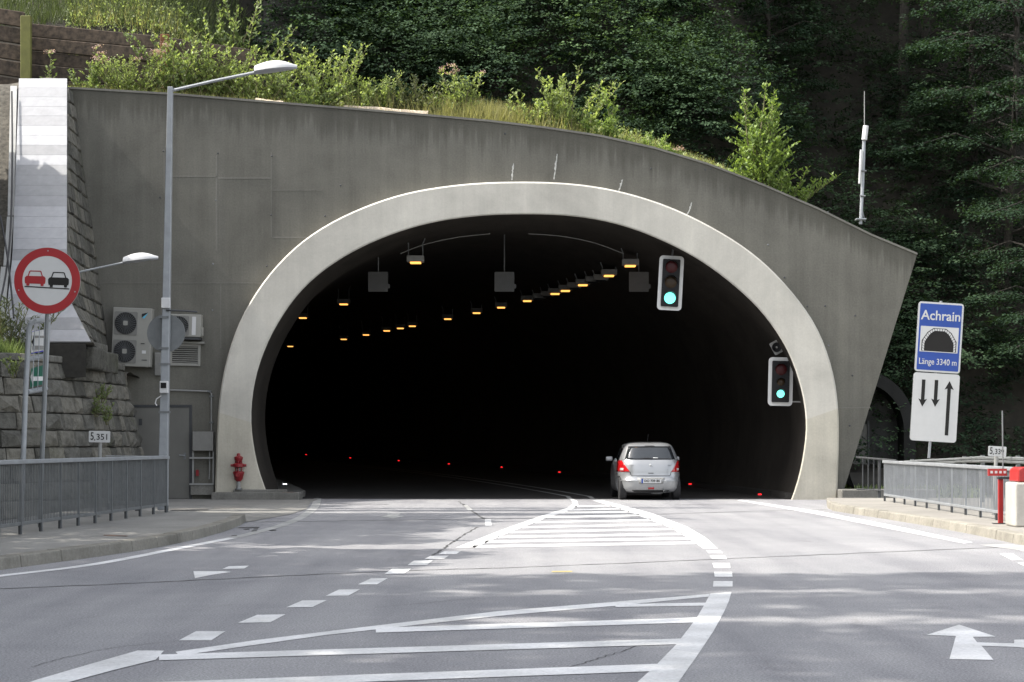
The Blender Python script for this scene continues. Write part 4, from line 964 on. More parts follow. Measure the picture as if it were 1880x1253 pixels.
MB().tube([(xc(386), -.1, zc(829)), (xc(386), -.1, zc(860)), (xc(385), -.1, zc(880))], .018, 6).build('pipe', M['grey_plate'], ck, local=True)
lb('lever', (xc(361), -.12, zc(874)), (xc(366), -.06, zc(863)), M['hyd_red'], ck); lb('base', (xc(352), -.16, -.27), (xc(394), 0, -.02), M['plinth'], ck)
cp = thing('conduit_pipe', 'thin pale pipe running from the lamp pole to the control cabinet', 'pipe', P(388, 790, WALL_Y - .05))
MB().tube([P(296, 716, WALL_Y - .05), P(384, 719, WALL_Y - .05), P(388, 723, WALL_Y - .05), P(388, 791, WALL_Y - .05)], .022, 8).build('pipe', M['grey_plate'], cp)
for x, y in ((384, 719), (388, 728), (388, 776)): p = P(x, y, WALL_Y - .05); MB().box((p.x - .05, WALL_Y - .08, p.z - .02), (p.x + .05, WALL_Y + .01, p.z + .02)).build('pipe_clip', M['galv_d'], cp)
# hydrant
hyx = P(438, 902, 47.05).x
hy = thing('fire_hydrant', 'red pillar fire hydrant standing at the foot of the arch ring', 'hydrant', (hyx, 47.05, 0.27))
hz = lambda y: (899 - y) * 47.05 / F
MB().lathe([(.055, 0), (.055, hz(878))], 14, (0, 0, 0)).build('stand_pipe', M['grey_plate'], hy, local=True, smooth=True)
MB().lathe([(.10, 0), (.10, .03)], 14).build('flange', M['galv_d'], hy, local=True)
MB().lathe([(.06, hz(884)), (.11, hz(880)), (.135, hz(872)), (.15, hz(869)), (.15, hz(866)), (.07, hz(865))], 18).build('lower_body', M['hyd_red'], hy, local=True, smooth=True)
for x, y in ((-.08, 0), (.08, 0), (0, -.07)): MB().tube([(x, y, hz(868)), (x, y, hz(842))], .016, 6).build('rod', M['hyd_red'], hy, local=True)
MB().tube([(0, 0, hz(868)), (0, 0, hz(842))], .04, 8).build('column', M['grey_box'], hy, local=True)
MB().lathe([(.07, hz(859)), (.155, hz(857)), (.155, hz(852)), (.07, hz(850))], 18).build('upper_body', M['hyd_red'], hy, local=True, smooth=True)
for s in (-1, 1): MB().tube([(s * .12, 0, hz(854.5)), (s * .205, 0, hz(854.5))], .035, 8).build('outlet', M['hyd_red'], hy, local=True)
MB().tube([(0, -.1, hz(872)), (0, -.19, hz(872))], .05, 10).build('outlet', M['hyd_red'], hy, local=True)
MB().lathe([(.05, hz(850)), (.115, hz(843)), (.115, hz(839)), (.05, hz(837)), (.045, hz(833)), (.02, hz(832))], 16).build('cap', M['hyd_red'], hy, local=True, smooth=True)

# ------------------------------------------------------------------ signs
def plate(name, w, h, r, y, th, mat, parent, x=0, z=0):
    return MB().prism([(x + a, z + c) for a, c in rounded(w, h, r)], 'y', y, y + th).build(name, mat, parent, local=True)
# no overtaking
YS = 28.6; k = YS / F
no = thing('no_overtaking_sign', 'round red rimmed no overtaking sign with a red and a black car', 'traffic sign', P(87, 516, YS)); R_ = 61 * k
no.rotation_euler.y = math.radians(1.6)
MB().lathe([(R_, 0), (R_, .02)], 56, (0, .01, 0), RX).build('plate', M['grey_plate'], no, local=True)
def annulus(r0, r1, y0, y1, n=64):
    mb = MB(); 
    for r, y in ((r0, y0), (r1, y0), (r1, y1), (r0, y1)):
        for j in range(n): mb.v.append(Vector((r * math.cos(2 * math.pi * j / n), y, r * math.sin(2 * math.pi * j / n))))
    for i in range(4):
        for j in range(n): mb.f.append((i * n + j, i * n + (j + 1) % n, ((i + 1) % 4) * n + (j + 1) % n, ((i + 1) % 4) * n + j))
    return mb
annulus(R_ * .745, R_ * .993, -.016, -.0105).build('red_rim', M['sign_red'], no, local=True)
MB().lathe([(R_ * .755, 0), (R_ * .755, .003)], 56, (0, -.0105, 0), RX).build('white_field', M['sign_white'], no, local=True)
def car_icon(cx, mat, cz):
    u = k; f = lambda pts: [(cx + a * u, cz + c * u) for a, c in pts]
    ic = MB().prism(f([(-19, 0), (-18, -4), (18, -4), (19, 0), (19, 7), (16, 10), (-16, 10), (-19, 7)]), 'y', -.019, -.0145).build('car_symbol', mat, no, local=True)
    MB().prism(f([(-14, 10), (-11, 19), (-9, 20), (9, 20), (11, 19), (14, 10), (12, 10), (9.3, 17.6), (8.5, 18.2), (-8.5, 18.2), (-9.3, 17.6), (-12, 10)]), 'y', -.019, -.0145).build('car_symbol', mat, no, local=True)
    for s in (-1, 1): MB().prism(f([(s * 16, -4), (s * 10, -4), (s * 10.5, -8), (s * 15.5, -8)]), 'y', -.019, -.0145).build('car_symbol', mat, no, local=True)
car_icon(-22 * k, M['sign_red'], -2 * k); car_icon(21 * k, M['sign_dark'], -3.5 * k)
MB().prism([(-41 * k, -10.5 * k), (41 * k, -13 * k), (41 * k, -15 * k), (-41 * k, -12.5 * k)], 'y', -.019, -.0145).build('road_symbol', M['sign_dark'], no, local=True)
for a in (90, 200, 340): MB().lathe([(.012, 0), (.012, .004)], 8, (R_ * .9 * math.cos(math.radians(a)), -.016, R_ * .9 * math.sin(math.radians(a))), RX).build('rivet', M['galv'], no, local=True)
MB().tube([(0, .06, R_ * .7), (-.03, .06, -(836 - 516) * k - 1.15)], .028, 10).build('post', M['galv_d'], no, local=True)
# direction sign frame seen at an angle
fr = thing('direction_sign_frame', 'tubular sign frame with small white and green direction panels behind the left railing', 'sign', P(60, 860, 29.3))
def fp(x, y, Y=29.3): return P(x, y, Y)
YF0, YF1 = 29.1, 29.9     # the frame stands turned away from the road
MB().tube([Vector((fp(38, 870, YF0).x, YF0, 0.1)), fp(47, 720, YF0), fp(53, 606, YF0), fp(56, 595, YF0), fp(63, 590, YF0), fp(89, 587, YF1)], .044, 10).build('tube', M['galv'], fr, smooth=True)
MB().tube([Vector((fp(72, 870, YF1).x, YF1, 0.1)), fp(82, 720, YF1), fp(89, 588, YF1)], .04, 10).build('tube', M['galv'], fr, smooth=True)
for y0, y1 in ((661, 653), (720, 714)): MB().tube([fp(50, y0, YF0), fp(84, y1, YF1)], .042, 10).build('crossbar', M['galv'], fr, smooth=True)
def fpanel(x0, x1, y0, y1, dy, mat, name, off=0.0):
    a, c, d, e = fp(x0, y0, YF0 + .1 - off), fp(x1, y0 - dy, YF1 - .1 - off), fp(x1 - 2, y1 - dy, YF1 - .1 - off), fp(x0 - 2, y1, YF0 + .1 - off); n_ = Vector((0, .02, 0))
    return MB().hexa([a, c, d, e, a + n_, c + n_, d + n_, e + n_]).build(name, M[mat], fr)
fpanel(59, 88, 609, 650, 5, 'sign_navy', 'panel', -.18); fpanel(59, 82, 610, 648, 5, 'sign_white', 'panel')
fpanel(57, 85, 677, 711, 7, 'sign_blue', 'panel', -.18); fpanel(57, 79, 677, 712, 6, 'sign_green', 'panel')
MB().prism([(0, 0), (0.035, 0.09), (0.035, -.09)], 'y', 0, .004).build('arrow_symbol', M['sign_dark'], fr, local=True).location = fp(58, 628, YF0 + .05) - ORG[fr.name]
MB().prism([(0, 0), (0.03, 0.10), (0.03, -.10)], 'y', 0, .004).build('arrow_symbol', M['sign_white'], fr, local=True).location = fp(56, 693, YF0 + .05) - ORG[fr.name]
for x, y, sz, mt in ((68, 619, .04, 'grey_box'), (67, 639, .07, 'grey_box'), (67, 696, .07, 'sign_white')):
    p = fp(x, y, YF0 + .20); MB().hexa([p + Vector(q_) for q_ in [(-.05, -.06, -sz / 2), (.08, .16, -sz / 2 + .01), (.08, .163, -sz / 2 + .01), (-.05, -.057, -sz / 2), (-.05, -.06, sz / 2), (.08, .16, sz / 2 + .01), (.08, .163, sz / 2 + .01), (-.05, -.057, sz / 2)]]).build('lettering', M[mt], fr)
for x in (62, 71, 80):
    MB().tube([fp(x + 2, 590, (YF0 + YF1) / 2 + (x - 71) * .03 - .2), fp(x, 655, (YF0 + YF1) / 2 + (x - 71) * .03 - .2), fp(x - 2, 717, (YF0 + YF1) / 2 + (x - 71) * .03 - .2)], .008, 5).build('clip_rod', M['galv'], fr)
# kilometre plates
def km(label, txt, x, y, Y, wpx, hpx, tilt, ground):
    k = Y / F; t = thing('kilometre_sign', label, 'distance sign', P(x, y, Y)); t.rotation_euler.y = math.radians(tilt)
    w_, h_ = wpx * k, hpx * k
    plate('plate', w_, h_, .02, 0, .012, M['sign_white'], t)
    text('number', txt[:1], h_ * .95, M['sign_dark'], t, (-w_ * .34, -.002, .0), bold=.002, fit=w_ * .15); MB().box((-w_ * .235, -.006, -h_ * .36), (-w_ * .195, -.001, -h_ * .22)).build('number', M['sign_dark'], t, local=True); text('number', txt[2:], h_ * .74, M['sign_dark'], t, (w_ * .12, -.002, -h_ * .05), bold=.001, fit=w_ * .50)
    MB().tube([(0, .06, h_ * .3), (0, .06, ground - t.location.z)], .035, 8).build('post', M['grey_plate'], t, local=True)
km('white kilometre plate reading 5,351 behind the left railing', '5,351', 182.5, 802, 32.6, 39, 21, 0.8, 0.0)
km('white kilometre plate reading 5,339 behind the right railing', '5,339', 1831, 829, 33.5, 33, 18.5, 3.0, 0.0)
# tunnel name sign and lane panel
YA = 38.6; k = YA / F
sg = thing('tunnel_name_sign', 'blue tunnel sign reading Achrain with a black tunnel symbol', 'traffic sign', P(1724.5, 620, YA)); sg.rotation_euler.y = math.radians(3.6)
W_, H_ = 84 * k, 129 * k
plate('plate', W_, H_, .07, .004, .02, M['galv_d'], sg); plate('white_border', W_ - .01, H_ - .01, .065, 0, .004, M['sign_white'], sg); plate('blue_field', W_ - .085, H_ - .085, .02, -.003, .004, M['sign_blue'], sg)
text('lettering', 'Achrain', .29, M['sign_white'], sg, (0, -.005, 39 * k), bold=.004, fit=72 * k)
plate('white_field', 70 * k, 47 * k, .008, -.005, .003, M['sign_white'], sg, 0, -4 * k)
ti = [(-26, -22), (-26, -6), (-17, 9), (-9, 15), (9, 15), (17, 9), (26, -6), (26, -22)]
to = [(-32, -22), (-32, -3), (-22, 13), (-11.5, 20.5), (11.5, 20.5), (22, 13), (32, -3), (32, -22)]
MB().prism([(a * k, (c - 4) * k) for a, c in to], 'y', -.0075, -.0055).build('tunnel_symbol', M['sign_dark'], sg, local=True)
def along(poly, n):
    acc = [0]; 
    for a, c in zip(poly, poly[1:]): acc.append(acc[-1] + math.dist(a, c))
    s = np.linspace(0, acc[-1], n + 1); return [(np.interp(t, acc, [p[0] for p in poly]), np.interp(t, acc, [p[1] for p in poly])) for t in s]
# voussoirs of the symbol in white
oi_, ii_ = along([(a * .965, c * .965) for a, c in to], 24), along([(a * 1.02, c * 1.02) for a, c in ti], 24)
for i in range(24):
    q = [oi_[i], oi_[i + 1], ii_[i + 1], ii_[i]]; cx_ = sum(p[0] for p in q) / 4; cz_ = sum(p[1] for p in q) / 4
    MB().prism([((cx_ + (a - cx_) * .78) * k, (cz_ + (c - cz_) * .82 - 4) * k) for a, c in q], 'y', -.0095, -.008).build('voussoir_symbol', M['sign_white'], sg, local=True)
text('lettering', 'Länge 3340 m', .185, M['sign_white'], sg, (0, -.005, -45.5 * k), bold=.001, fit=69 * k)
MB().tube([(.0, .05, H_ * .52), (-.05, .05, -2.6)], .03, 8).build('post', M['galv'], sg, local=True)
sp = thing('lane_sign', 'white lane panel with two down arrows and one up arrow below the blue sign', 'traffic sign', P(1716.5, 748.5, YA)); sp.rotation_euler.y = math.radians(3.4)
W_, H_ = 85.5 * k, 126 * k
plate('plate', W_, H_, .07, .004, .02, M['galv_d'], sp); plate('white_field', W_ - .012, H_ - .012, .065, 0, .004, M['sign_white'], sp)
def arrow(x, z0, z1, wd=6.5, hw=16, hl=13):
    s = 1 if z1 > z0 else -1; pts = [(x - wd / 2, z0), (x + wd / 2, z0), (x + wd / 2, z1 - s * hl), (x + hw / 2, z1 - s * hl * 1.15), (x, z1), (x - hw / 2, z1 - s * hl * 1.15), (x - wd / 2, z1 - s * hl)]
    MB().prism([(a * k, c * k) for a, c in pts], 'y', -.004, -.001).build('arrow_symbol', M['sign_dark'], sp, local=True)
arrow(-23.5, 50, 0); arrow(0, 50.5, 1); arrow(24, -50, 50, 6.5, 17, 14)

# ------------------------------------------------------------------ traffic signals at the mouth
def signal(label, x, y, Y, wpx, hpx, tilt, lens, arm=None):
    k = Y / F; t = thing('traffic_light', label, 'traffic light', P(x, y, Y)); t.rotation_euler.y = math.radians(tilt); W_, H_ = wpx * k, hpx * k
    plate('backboard', W_, H_, .10, 0, .02, M['sign_white'], t); plate('housing', W_ - .19, H_ - .19, .03, -.06, .059, M['black_gloss'], t)
    for z, r, mat, nm in lens:
        z *= k; r *= k
        MB().lathe([(r, 0), (r * .8, .015), (r * .4, .024)], 24, (0, -.061, z), RX).build(nm, M[mat], t, local=True, smooth=True)
        mb = MB(); n_ = 18; an = np.linspace(math.radians(-10), math.radians(190), n_)     # visor
        for a in an:
            c, s_ = math.cos(a), math.sin(a); dpt = .20 * max(.15, s_)
            mb.v += [Vector((r * 1.1 * c, -.062, z + r * 1.1 * s_)), Vector((r * 1.14 * c, -.062 - dpt, z + r * 1.14 * s_))]
        mb.f = [(2 * i, 2 * i + 1, 2 * i + 3, 2 * i + 2) for i in range(n_ - 1)]
        o = mb.build('visor', M['black_gloss'], t, local=True); so = o.modifiers.new('thickness', 'SOLIDIFY'); so.thickness = .006
    return t
YT = 47.9
t1 = signal('upper traffic light showing green in the tunnel mouth', 1231, 520, YT, 45, 100, 3.0, [(29, 11, 'red_off', 'red_lens'), (1, 11, 'amber_off', 'amber_lens'), (-28, 10.5, 'green_ok', 'green_lens')])
MB().tube([(0, .05, .6), (.1, .3, 1.5)], .03, 6).build('hanger', M['galv_d'], t1, local=True)
t2 = signal('lower traffic light showing green beside the right arch foot', 1433, 701, YT, 45, 89, 1.2, [(22, 10.5, 'red_off', 'red_lens'), (-1, 7, 'amber_off', 'amber_lens'), (-22.5, 7.2, 'green_ok', 'green_lens')])
MB().tube([(.25, .03, -.53), (.62, .03, -.53)], .022, 6).build('arm', M['grey_plate'], t2, local=True); MB().lathe([(.10, 0), (.06, .05), (.03, .12)], 10, (.66, .03, -.53), Matrix.Rotation(math.radians(-90), 3, 'Y')).build('mount', M['grey_plate'], t2, local=True)
sk = thing('tunnel_loudspeaker', 'small grey horn loudspeaker above the lower traffic light', 'loudspeaker', P(1426, 638, 48.1)); sk.rotation_euler.y = math.radians(-28)
plate('bracket', .27, .36, .04, 0, .04, M['grey_plate'], sk)
MB().lathe([(.13, 0), (.12, .03), (.09, .02), (.05, -.01)], 20, (0, -.01, 0), RX).build('horn', M['black_gloss'], sk, local=True, smooth=True); MB().lathe([(.03, 0), (.015, .03)], 10, (0, -.03, 0), RX).build('cone', M['grey_plate'], sk, local=True)
MB().tube([(0.05, .02, 0), (.4, .3, .15)], .02, 6).build('arm', M['galv_d'], sk, local=True)

# ------------------------------------------------------------------ inside the tunnel
def ceil_z(x, Y):      # height of the lining above a point
    xr = x + tc_off(Y); return float(np.interp(xr, [p[0] for p in sec[20:70]], [p[1] for p in sec[20:70]])) + tz_off(Y)
ORD = ['first', 'second', 'third', 'fourth', 'fifth', 'sixth', 'seventh', 'eighth', 'ninth', 'tenth', 'eleventh', 'twelfth', 'thirteenth', 'fourteenth', 'fifteenth', 'sixteenth']
def depth_of(y): return 4.5 / ((HY - y) / F - 0.01)
def tunnel_lamp(px, py, label, lit=True, group='tunnel ceiling lamps'):
    Y = depth_of(py); p = P(px, py, Y); t = thing('tunnel_lamp', label, 'lamp', tuple(p), group)
    lb('housing', (-.24, -.18, .035), (.24, .18, .21), M['grey_box'], t, .015)
    zc_ = max(.3, ceil_z(p.x, Y) - p.z)
    for s in (-1, 1):
        MB().tube([(s * .2, 0, .21), (s * .2, 0, zc_ - .1), (s * .26, 0, zc_ + .05)], .018, 5).build('hanger', M['galv_d'], t, local=True)
    lb('lamp_glass', (-.15, -.14, -.006), (.15, .14, .034), M['sodium'] if lit else M['black_gloss'], t, .012)
    return t
RIGHT = [(1157, 490), (1118, 508), (1070, 525), (1038, 535.5), (1019, 541), (968, 554), (920, 566), (875, 576), (822, 587), (757, 600), (735, 604), (710, 608.5), (672, 616), (631, 624), (533, 637)]
for i, (a, c) in enumerate(RIGHT): tunnel_lamp(a, c, f'{ORD[i]} glowing orange ceiling lamp of the right row from the mouth')
for i, (a, c) in enumerate([(763, 484), (631, 560), (556, 585)]): tunnel_lamp(a, c, f'{ORD[i]} glowing orange ceiling lamp of the left row from the mouth')
for i, (a, c) in enumerate([(1103, 517), (1088, 520), (1054, 531), (1005, 546), (990, 550)]): tunnel_lamp(a, c, f'unlit ceiling lamp {["just behind the second lit lamp", "just before the third lit lamp", "behind the third lit lamp", "behind the fifth lit lamp", "before the sixth lit lamp"][i]} of the right row', False, 'unlit tunnel lamps')
for x, lab in ((694, 'left'), (926, 'middle'), (1173, 'right')):
    p = P(x, 536, 52.0); t = thing('signal_panel', f'{lab} of three dark square panels hanging from the tunnel ceiling', 'signal panel', tuple(p), 'hanging panels in the tunnel')
    plate('panel', .57, .57, .02, 0, .12, M['panel_dark'], t, 0, .29)
    z = ceil_z(p.x, 52) - p.z; MB().tube([(0, .1, .57), (0, .1, z + .05)], .02, 6).build('hanger', M['galv_d'], t, local=True)
    lb('side_box', (.285, .03, .10), (.34, .12, .22), M['panel_dark'], t)
for pts, lab in ([(735, 466), (780, 449), (840, 436), (900, 429.5)], 'left'), ([(970, 429.5), (1030, 434), (1090, 446), (1145, 466)], 'right'):
    ps = smooth_path([P(*p, 51.0) for p in pts], 6); tag(MB().tube(ps, .014, 6).build('ceiling_conduit', M['grey_plate'], root=ps[0]), f'thin curved conduit on the {lab} half of the tunnel ceiling', 'conduit')
REDS = [(1395, 908), (1267, 889), (1027, 867), (921, 858), (824, 852), (732, 846), (643, 841), (562, 835), (483, 830)]
for i, (a, c) in enumerate(REDS):
    Y = 1.9 / ((c - HY) / F + .01); p = P(a, c, Y); t = thing('kerb_light', f'{ORD[i]} red kerb light from the mouth along the right tunnel kerb', 'light', tuple(p), 'red kerb lights')
    s = .62; lb('base', (-.09 * s, 0, -.10 * s), (.09 * s, .12, -.032 * s), M['black'], t); lb('red_lens', (-.075 * s, -.01, -.03 * s), (.075 * s, .03, .03 * s), M['red_led'], t)
for i, (a, c) in enumerate([(523, 889), (487, 876)]):
    Y = 50.5 + i * 6; p = P(a, c, Y); t = thing('kerb_light', f'{"nearer" if i == 0 else "farther"} white kerb light at the left tunnel foot', 'light', tuple(p))
    lb('base', (-.10, 0, -.07), (.10, .10, -.022), M['black'], t); lb('white_lens', (-.05, -.01, -.012), (-.01, .03, .008), M['white_led'], t); lb('white_lens', (.01, -.01, -.012), (.05, .03, .008), M['white_led'], t)

# ------------------------------------------------------------------ mast on the portal, barrier on the right
am = thing('antenna_mast', 'slim grey antenna mast with whip aerial on the portal right shoulder', 'antenna', P(1580, 408, 48.0))
q = lambda x, y: P(x, y, 48.0) - P(1580, 408, 48.0)
MB().tube([q(1580, 412), q(1584, 330), q(1587, 236)], .045, 10).build('mast', M['galv'], am, local=True); MB().tube([q(1587, 240), q(1587, 168)], .012, 6).build('whip', M['grey_plate'], am, local=True)
for pts, r, nm in (([(1577, 338), (1580, 276)], .03, 'dipole'), ([(1586, 258), (1589, 232)], .075, 'amplifier')): MB().tube([q(*p) + Vector((0, -.06, 0)) for p in pts], r, 8).build(nm, M['white_metal'], am, local=True)
for x0, x1, y in ((1576, 1590, 314), (1578, 1588, 360), (1584, 1592, 246)): MB().tube([q(x0, y) + Vector((0, -.05, 0)), q(x1, y + 1) + Vector((0, -.05, 0))], .028, 6).build('clamp', M['galv_d'], am, local=True)
MB().cbox(q(1580, 403), (.26, .26, .03)).build('foot_plate', M['galv'], am, local=True); MB().tube([q(1583, 385), q(1588, 408)], .015, 5).build('stay', M['galv_d'], am, local=True)
bp = thing('barrier_post', 'slim red post holding the barrier arm on the right pavement', 'post', G(1837, 962, PV)); YB = bp.location.y
MB().box((-.04, -.03, 0), (.04, .03, (962 - 880) * YB / F)).build('post', M['barrier_red'], bp, local=True, bevel=.008); lb('foot_plate', (-.13, -.06, 0.002), (.13, .06, .012), M['steel_dark'], bp); lb('fork', (-.05, -.05, (962 - 880) * YB / F + .001), (.28, .05, (962 - 876) * YB / F), M['steel_dark'], bp)
bu = thing('barrier_unit', 'red and white barrier on a pale concrete pedestal at the right edge', 'barrier', (8.05, 29.0, PV))
MB().box((0.0, -.25, 0), (.62, .35, P(0, 886, 28.9).z - PV)).build('pedestal', M['block'], bu, local=True, bevel=.03)
z0, z1 = P(0, 885, 28.9).z - PV + .003, P(0, 858, 28.9).z - PV
MB().prism([(a, c) for a, c in [(.05, z0), (.62, z0), (.62, z1), (.12, z1), (.06, z1 - .04)]], 'y', -.22, .3).build('housing', M['barrier_red'], bu, local=True, bevel=.02)
za, zb = P(0, 874, 29.4).z - PV, P(0, 861, 29.4).z - PV
MB().box((-.26, .38, za), (.04, .44, zb)).build('arm', M['barrier_red'], bu, local=True)
for i in range(4): MB().box((-.23 + i * .072, .374, za + .04), (-.19 + i * .072, .379, zb - .035)).build('white_mark', M['sign_white'], bu, local=True)
MB().tube([(-.02, .40, zb), (-.03, .40, zb + .95)], .012, 6).build('rod', M['galv_d'], bu, local=True)

# ------------------------------------------------------------------ the car
CARX, CARY = 3.62, 46.75
car = thing('car', 'silver hatchback driving into the tunnel seen from behind', 'car', (CARX, CARY, 0)); car.rotation_euler.z = math.radians(1.5)
SL = np.array([  # height, half width, rear, front
    [.19, .74, .20, 3.45], [.24, .80, .07, 3.60], [.32, .835, .02, 3.66], [.44, .845, 0.0, 3.69], [.52, .847, .0, 3.69], [.555, .846, .03, 3.68], [.60, .845, .055, 3.66], [.66, .845, .075, 3.63], [.80, .842, .085, 3.52],
    [.92, .835, .115, 3.25], [.99, .825, .15, 2.95], [1.05, .80, .19, 2.72], [1.15, .762, .25, 2.48], [1.25, .722, .31, 2.28], [1.35, .676, .375, 2.08], [1.42, .63, .43, 1.95], [1.465, .575, .50, 1.85], [1.495, .49, .62, 1.7], [1.51, .36, .8, 1.55], [1.515, .2, 1.0, 1.4]])
NE = 4.6
def slc(z): return [float(np.interp(z, SL[:, 0], SL[:, i])) for i in (1, 2, 3)]
def rear(x, z, off=0.0):
    w_, r, f = slc(z); L = f - r; u = min(.999, abs(x) / w_); return Vector((x, r + L / 2 - L / 2 * (1 - u ** NE) ** (1 / NE) - off, z))
def side(y, z, s, off=0.0):
    w_, r, f = slc(z); yc, L = (r + f) / 2, f - r; u = min(.999, abs(y - yc) / (L / 2)); return Vector((s * (w_ * (1 - u ** NE) ** (1 / NE) + off), y, z))
mb = MB(); NA = 96; zs_ = np.concatenate([np.linspace(a, c, 3)[:-1] for a, c in zip(SL[:-1, 0], SL[1:, 0])] + [[SL[-1, 0]]])
for z in zs_:
    w_, r, f = slc(z)
    for j in range(NA):
        a = 2 * math.pi * j / NA; c, s = math.cos(a), math.sin(a)
        mb.v.append(Vector((w_ * math.copysign(abs(c) ** (2 / NE), c), (r + f) / 2 + (f - r) / 2 * math.copysign(abs(s) ** (2 / NE), s), z)))
for i in range(len(zs_) - 1):
    for j in range(NA): mb.f.append((i * NA + j, i * NA + (j + 1) % NA, (i + 1) * NA + (j + 1) % NA, (i + 1) * NA + j))
mb.f.append(tuple(reversed(range(NA)))); e_ = (len(zs_) - 1) * NA; mb.f.append(tuple(e_ + j for j in range(NA)))
body = mb.build('body', M['silver'], car, local=True, smooth=True)
cut = MB()
for y in (.56, 2.96):
    for s in (-1, 1): cut.lathe([(.335, -.16), (.335, .16)], 32, (s * .78, y, .30), Matrix.Rotation(math.radians(90), 3, 'Y'))
co = cut.build('cutter', M['under'], None); co.parent = car
bo = body.modifiers.new('arches', 'BOOLEAN'); bo.object = co; bo.operation = 'DIFFERENCE'; bo.solver = 'EXACT'
dg = bpy.context.evaluated_depsgraph_get(); dg.update(); me2 = bpy.data.meshes.new_from_object(body.evaluated_get(dg))
body.modifiers.clear(); body.data = me2; me2.name = 'body'; bpy.data.objects.remove(co)
def rpatch(name, fx, z0, z1, mat, off=.004, nx=16, nz=10, parent=car, th=0.0):
    """patch on the tail: fx(t) gives the left and right x at height fraction t"""
    mb = MB()
    for i in range(nz + 1):
        t = i / nz; z = z0 + (z1 - z0) * t; a, c = fx(t)
        for j in range(nx + 1): mb.v.append(rear(a + (c - a) * j / nx, z, off))
    for i in range(nz):
        for j in range(nx): mb.f.append((i * (nx + 1) + j, i * (nx + 1) + j + 1, (i + 1) * (nx + 1) + j + 1, (i + 1) * (nx + 1) + j))
    o = mb.build(name, M[mat], parent, local=True, smooth=True); so = o.modifiers.new('thickness', 'SOLIDIFY'); so.thickness = .004; so.offset = 0
    return o
lerp = lambda a, c: (lambda t: a + (c - a) * t)
rpatch('window_surround', lambda t: (-(.665 - .115 * t), .665 - .115 * t), 1.055, 1.405, 'black_gloss', .003)
gw = rpatch('rear_window', lambda t: (-(.63 - .12 * t + .02 * math.sin(math.pi * t)), .63 - .12 * t + .02 * math.sin(math.pi * t)), 1.075, 1.385, 'car_glass', .007)
rpatch('brake_light', lambda t: (-.13, .13), 1.405, 1.42, 'black', .006, 6, 2)
MB().tube([rear(.02, 1.085, .02), rear(-.08, 1.10, .022), rear(-.22, 1.093, .018)], [.012, .014, .006], 6).build('wiper', M['black'], car, local=True)
rpatch('window_sticker', lambda t: (.07, .20), 1.092, 1.108, 'sign_white', .010, 4, 1)
for s in (-1, 1):
    fo = (lambda t: (-(.832 - .02 * t), -(.535 + .20 * t ** .9))) if s < 0 else (lambda t: ((.535 + .20 * t ** .9), .832 - .02 * t))
    tl = rpatch('tail_light', fo, .735, 1.035, 'tail_red', .010, 14, 10)
    fi = (lambda t: (-(.775), -(.70))) if s < 0 else (lambda t: (.70, .775))
    rpatch('reversing_lens', fi, .77, .835, 'tail_clear', .016, 6, 4, tl)
# tailgate gaps
def gap(pts, off=.003, wd=.007):
    mb = MB(); ps = []
    for (x0, z0), (x1, z1) in zip(pts, pts[1:]):
        for t in np.linspace(0, 1, 8)[:-1]: ps.append((x0 + (x1 - x0) * t, z0 + (z1 - z0) * t))
    ps.append(pts[-1]); mb.tube([rear(x, z, off) for x, z in ps], wd, 5); return mb.build('panel_gap', M['under'], car, local=True)
gap([(-.535, .735), (-.52, .66), (-.49, .635), (.49, .635), (.52, .66), (.535, .735)]); 
gap([(-.735, 1.04), (-.66, 1.055)], wd=.005); gap([(.735, 1.04), (.66, 1.055)], wd=.005)
rpatch('boot_handle', lambda t: (-.07, .07), .695, .712, 'black', .006, 6, 2)
MB().lathe([(.035, 0), (.028, .006)], 20, rear(0, .905, .008), RX).build('badge', M['rim'], car, local=True)
text('badge_lettering', 'S', .06, M['galv_d'], car, rear(0, .905, .02), bold=.002); text('badge_lettering', 'SUZUKI', .035, M['galv_d'], car, rear(-.50, .905, .012)); text('badge_lettering', 'SWIFT', .035, M['galv_d'], car, rear(.50, .905, .012))
# bumper details
rpatch('bumper_crease', lambda t: (-.80, -.36), .497, .512, 'silver', .010, 14, 2); rpatch('bumper_crease', lambda t: (.36, .80), .497, .512, 'silver', .010, 14, 2)
rpatch('plate_recess', lambda t: (-(.31 + .05 * t), .31 + .05 * t), .43, .585, 'grey_plate', .003, 8, 3)
yp = rear(0, .5, .03).y
npl = MB().box((-.26, yp, .445), (.26, yp + .02, .560)).build('number_plate', M['sign_white'], car, local=True)
MB().box((-.268, yp + .004, .437), (.268, yp + .022, .4445)).build('plate_frame', M['black'], npl, local=True); MB().box((-.268, yp + .004, .5605), (.268, yp + .022, .568)).build('plate_frame', M['black'], npl, local=True)
MB().box((-.259, yp - .002, .446), (-.215, yp - .0005, .559)).build('plate_band', M['sign_blue'], npl, local=True); 
text('plate_number', 'DO 739 BS', .085, M['sign_dark'], npl, (.02, yp - .002, .503), bold=.002, fit=.40)
rpatch('reflector', lambda t: (-.08, .08), .285, .335, 'tail_red', .014, 6, 3)
rpatch('lower_valance', lambda t: (-(.42 + .08 * t), .42 + .08 * t), .20, .262, 'under', .006, 10, 3)
MB().lathe([(.035, 0), (.035, .16), (.03, .16), (.03, .02)], 14, (.35, .06, .235), RX).build('exhaust', M['galv_d'], car, local=True)
MB().tube([(.05, .3, .2), (.2, .22, .2), (.32, .2, .22)], .05, 8).build('silencer', M['galv_d'], car, local=True)
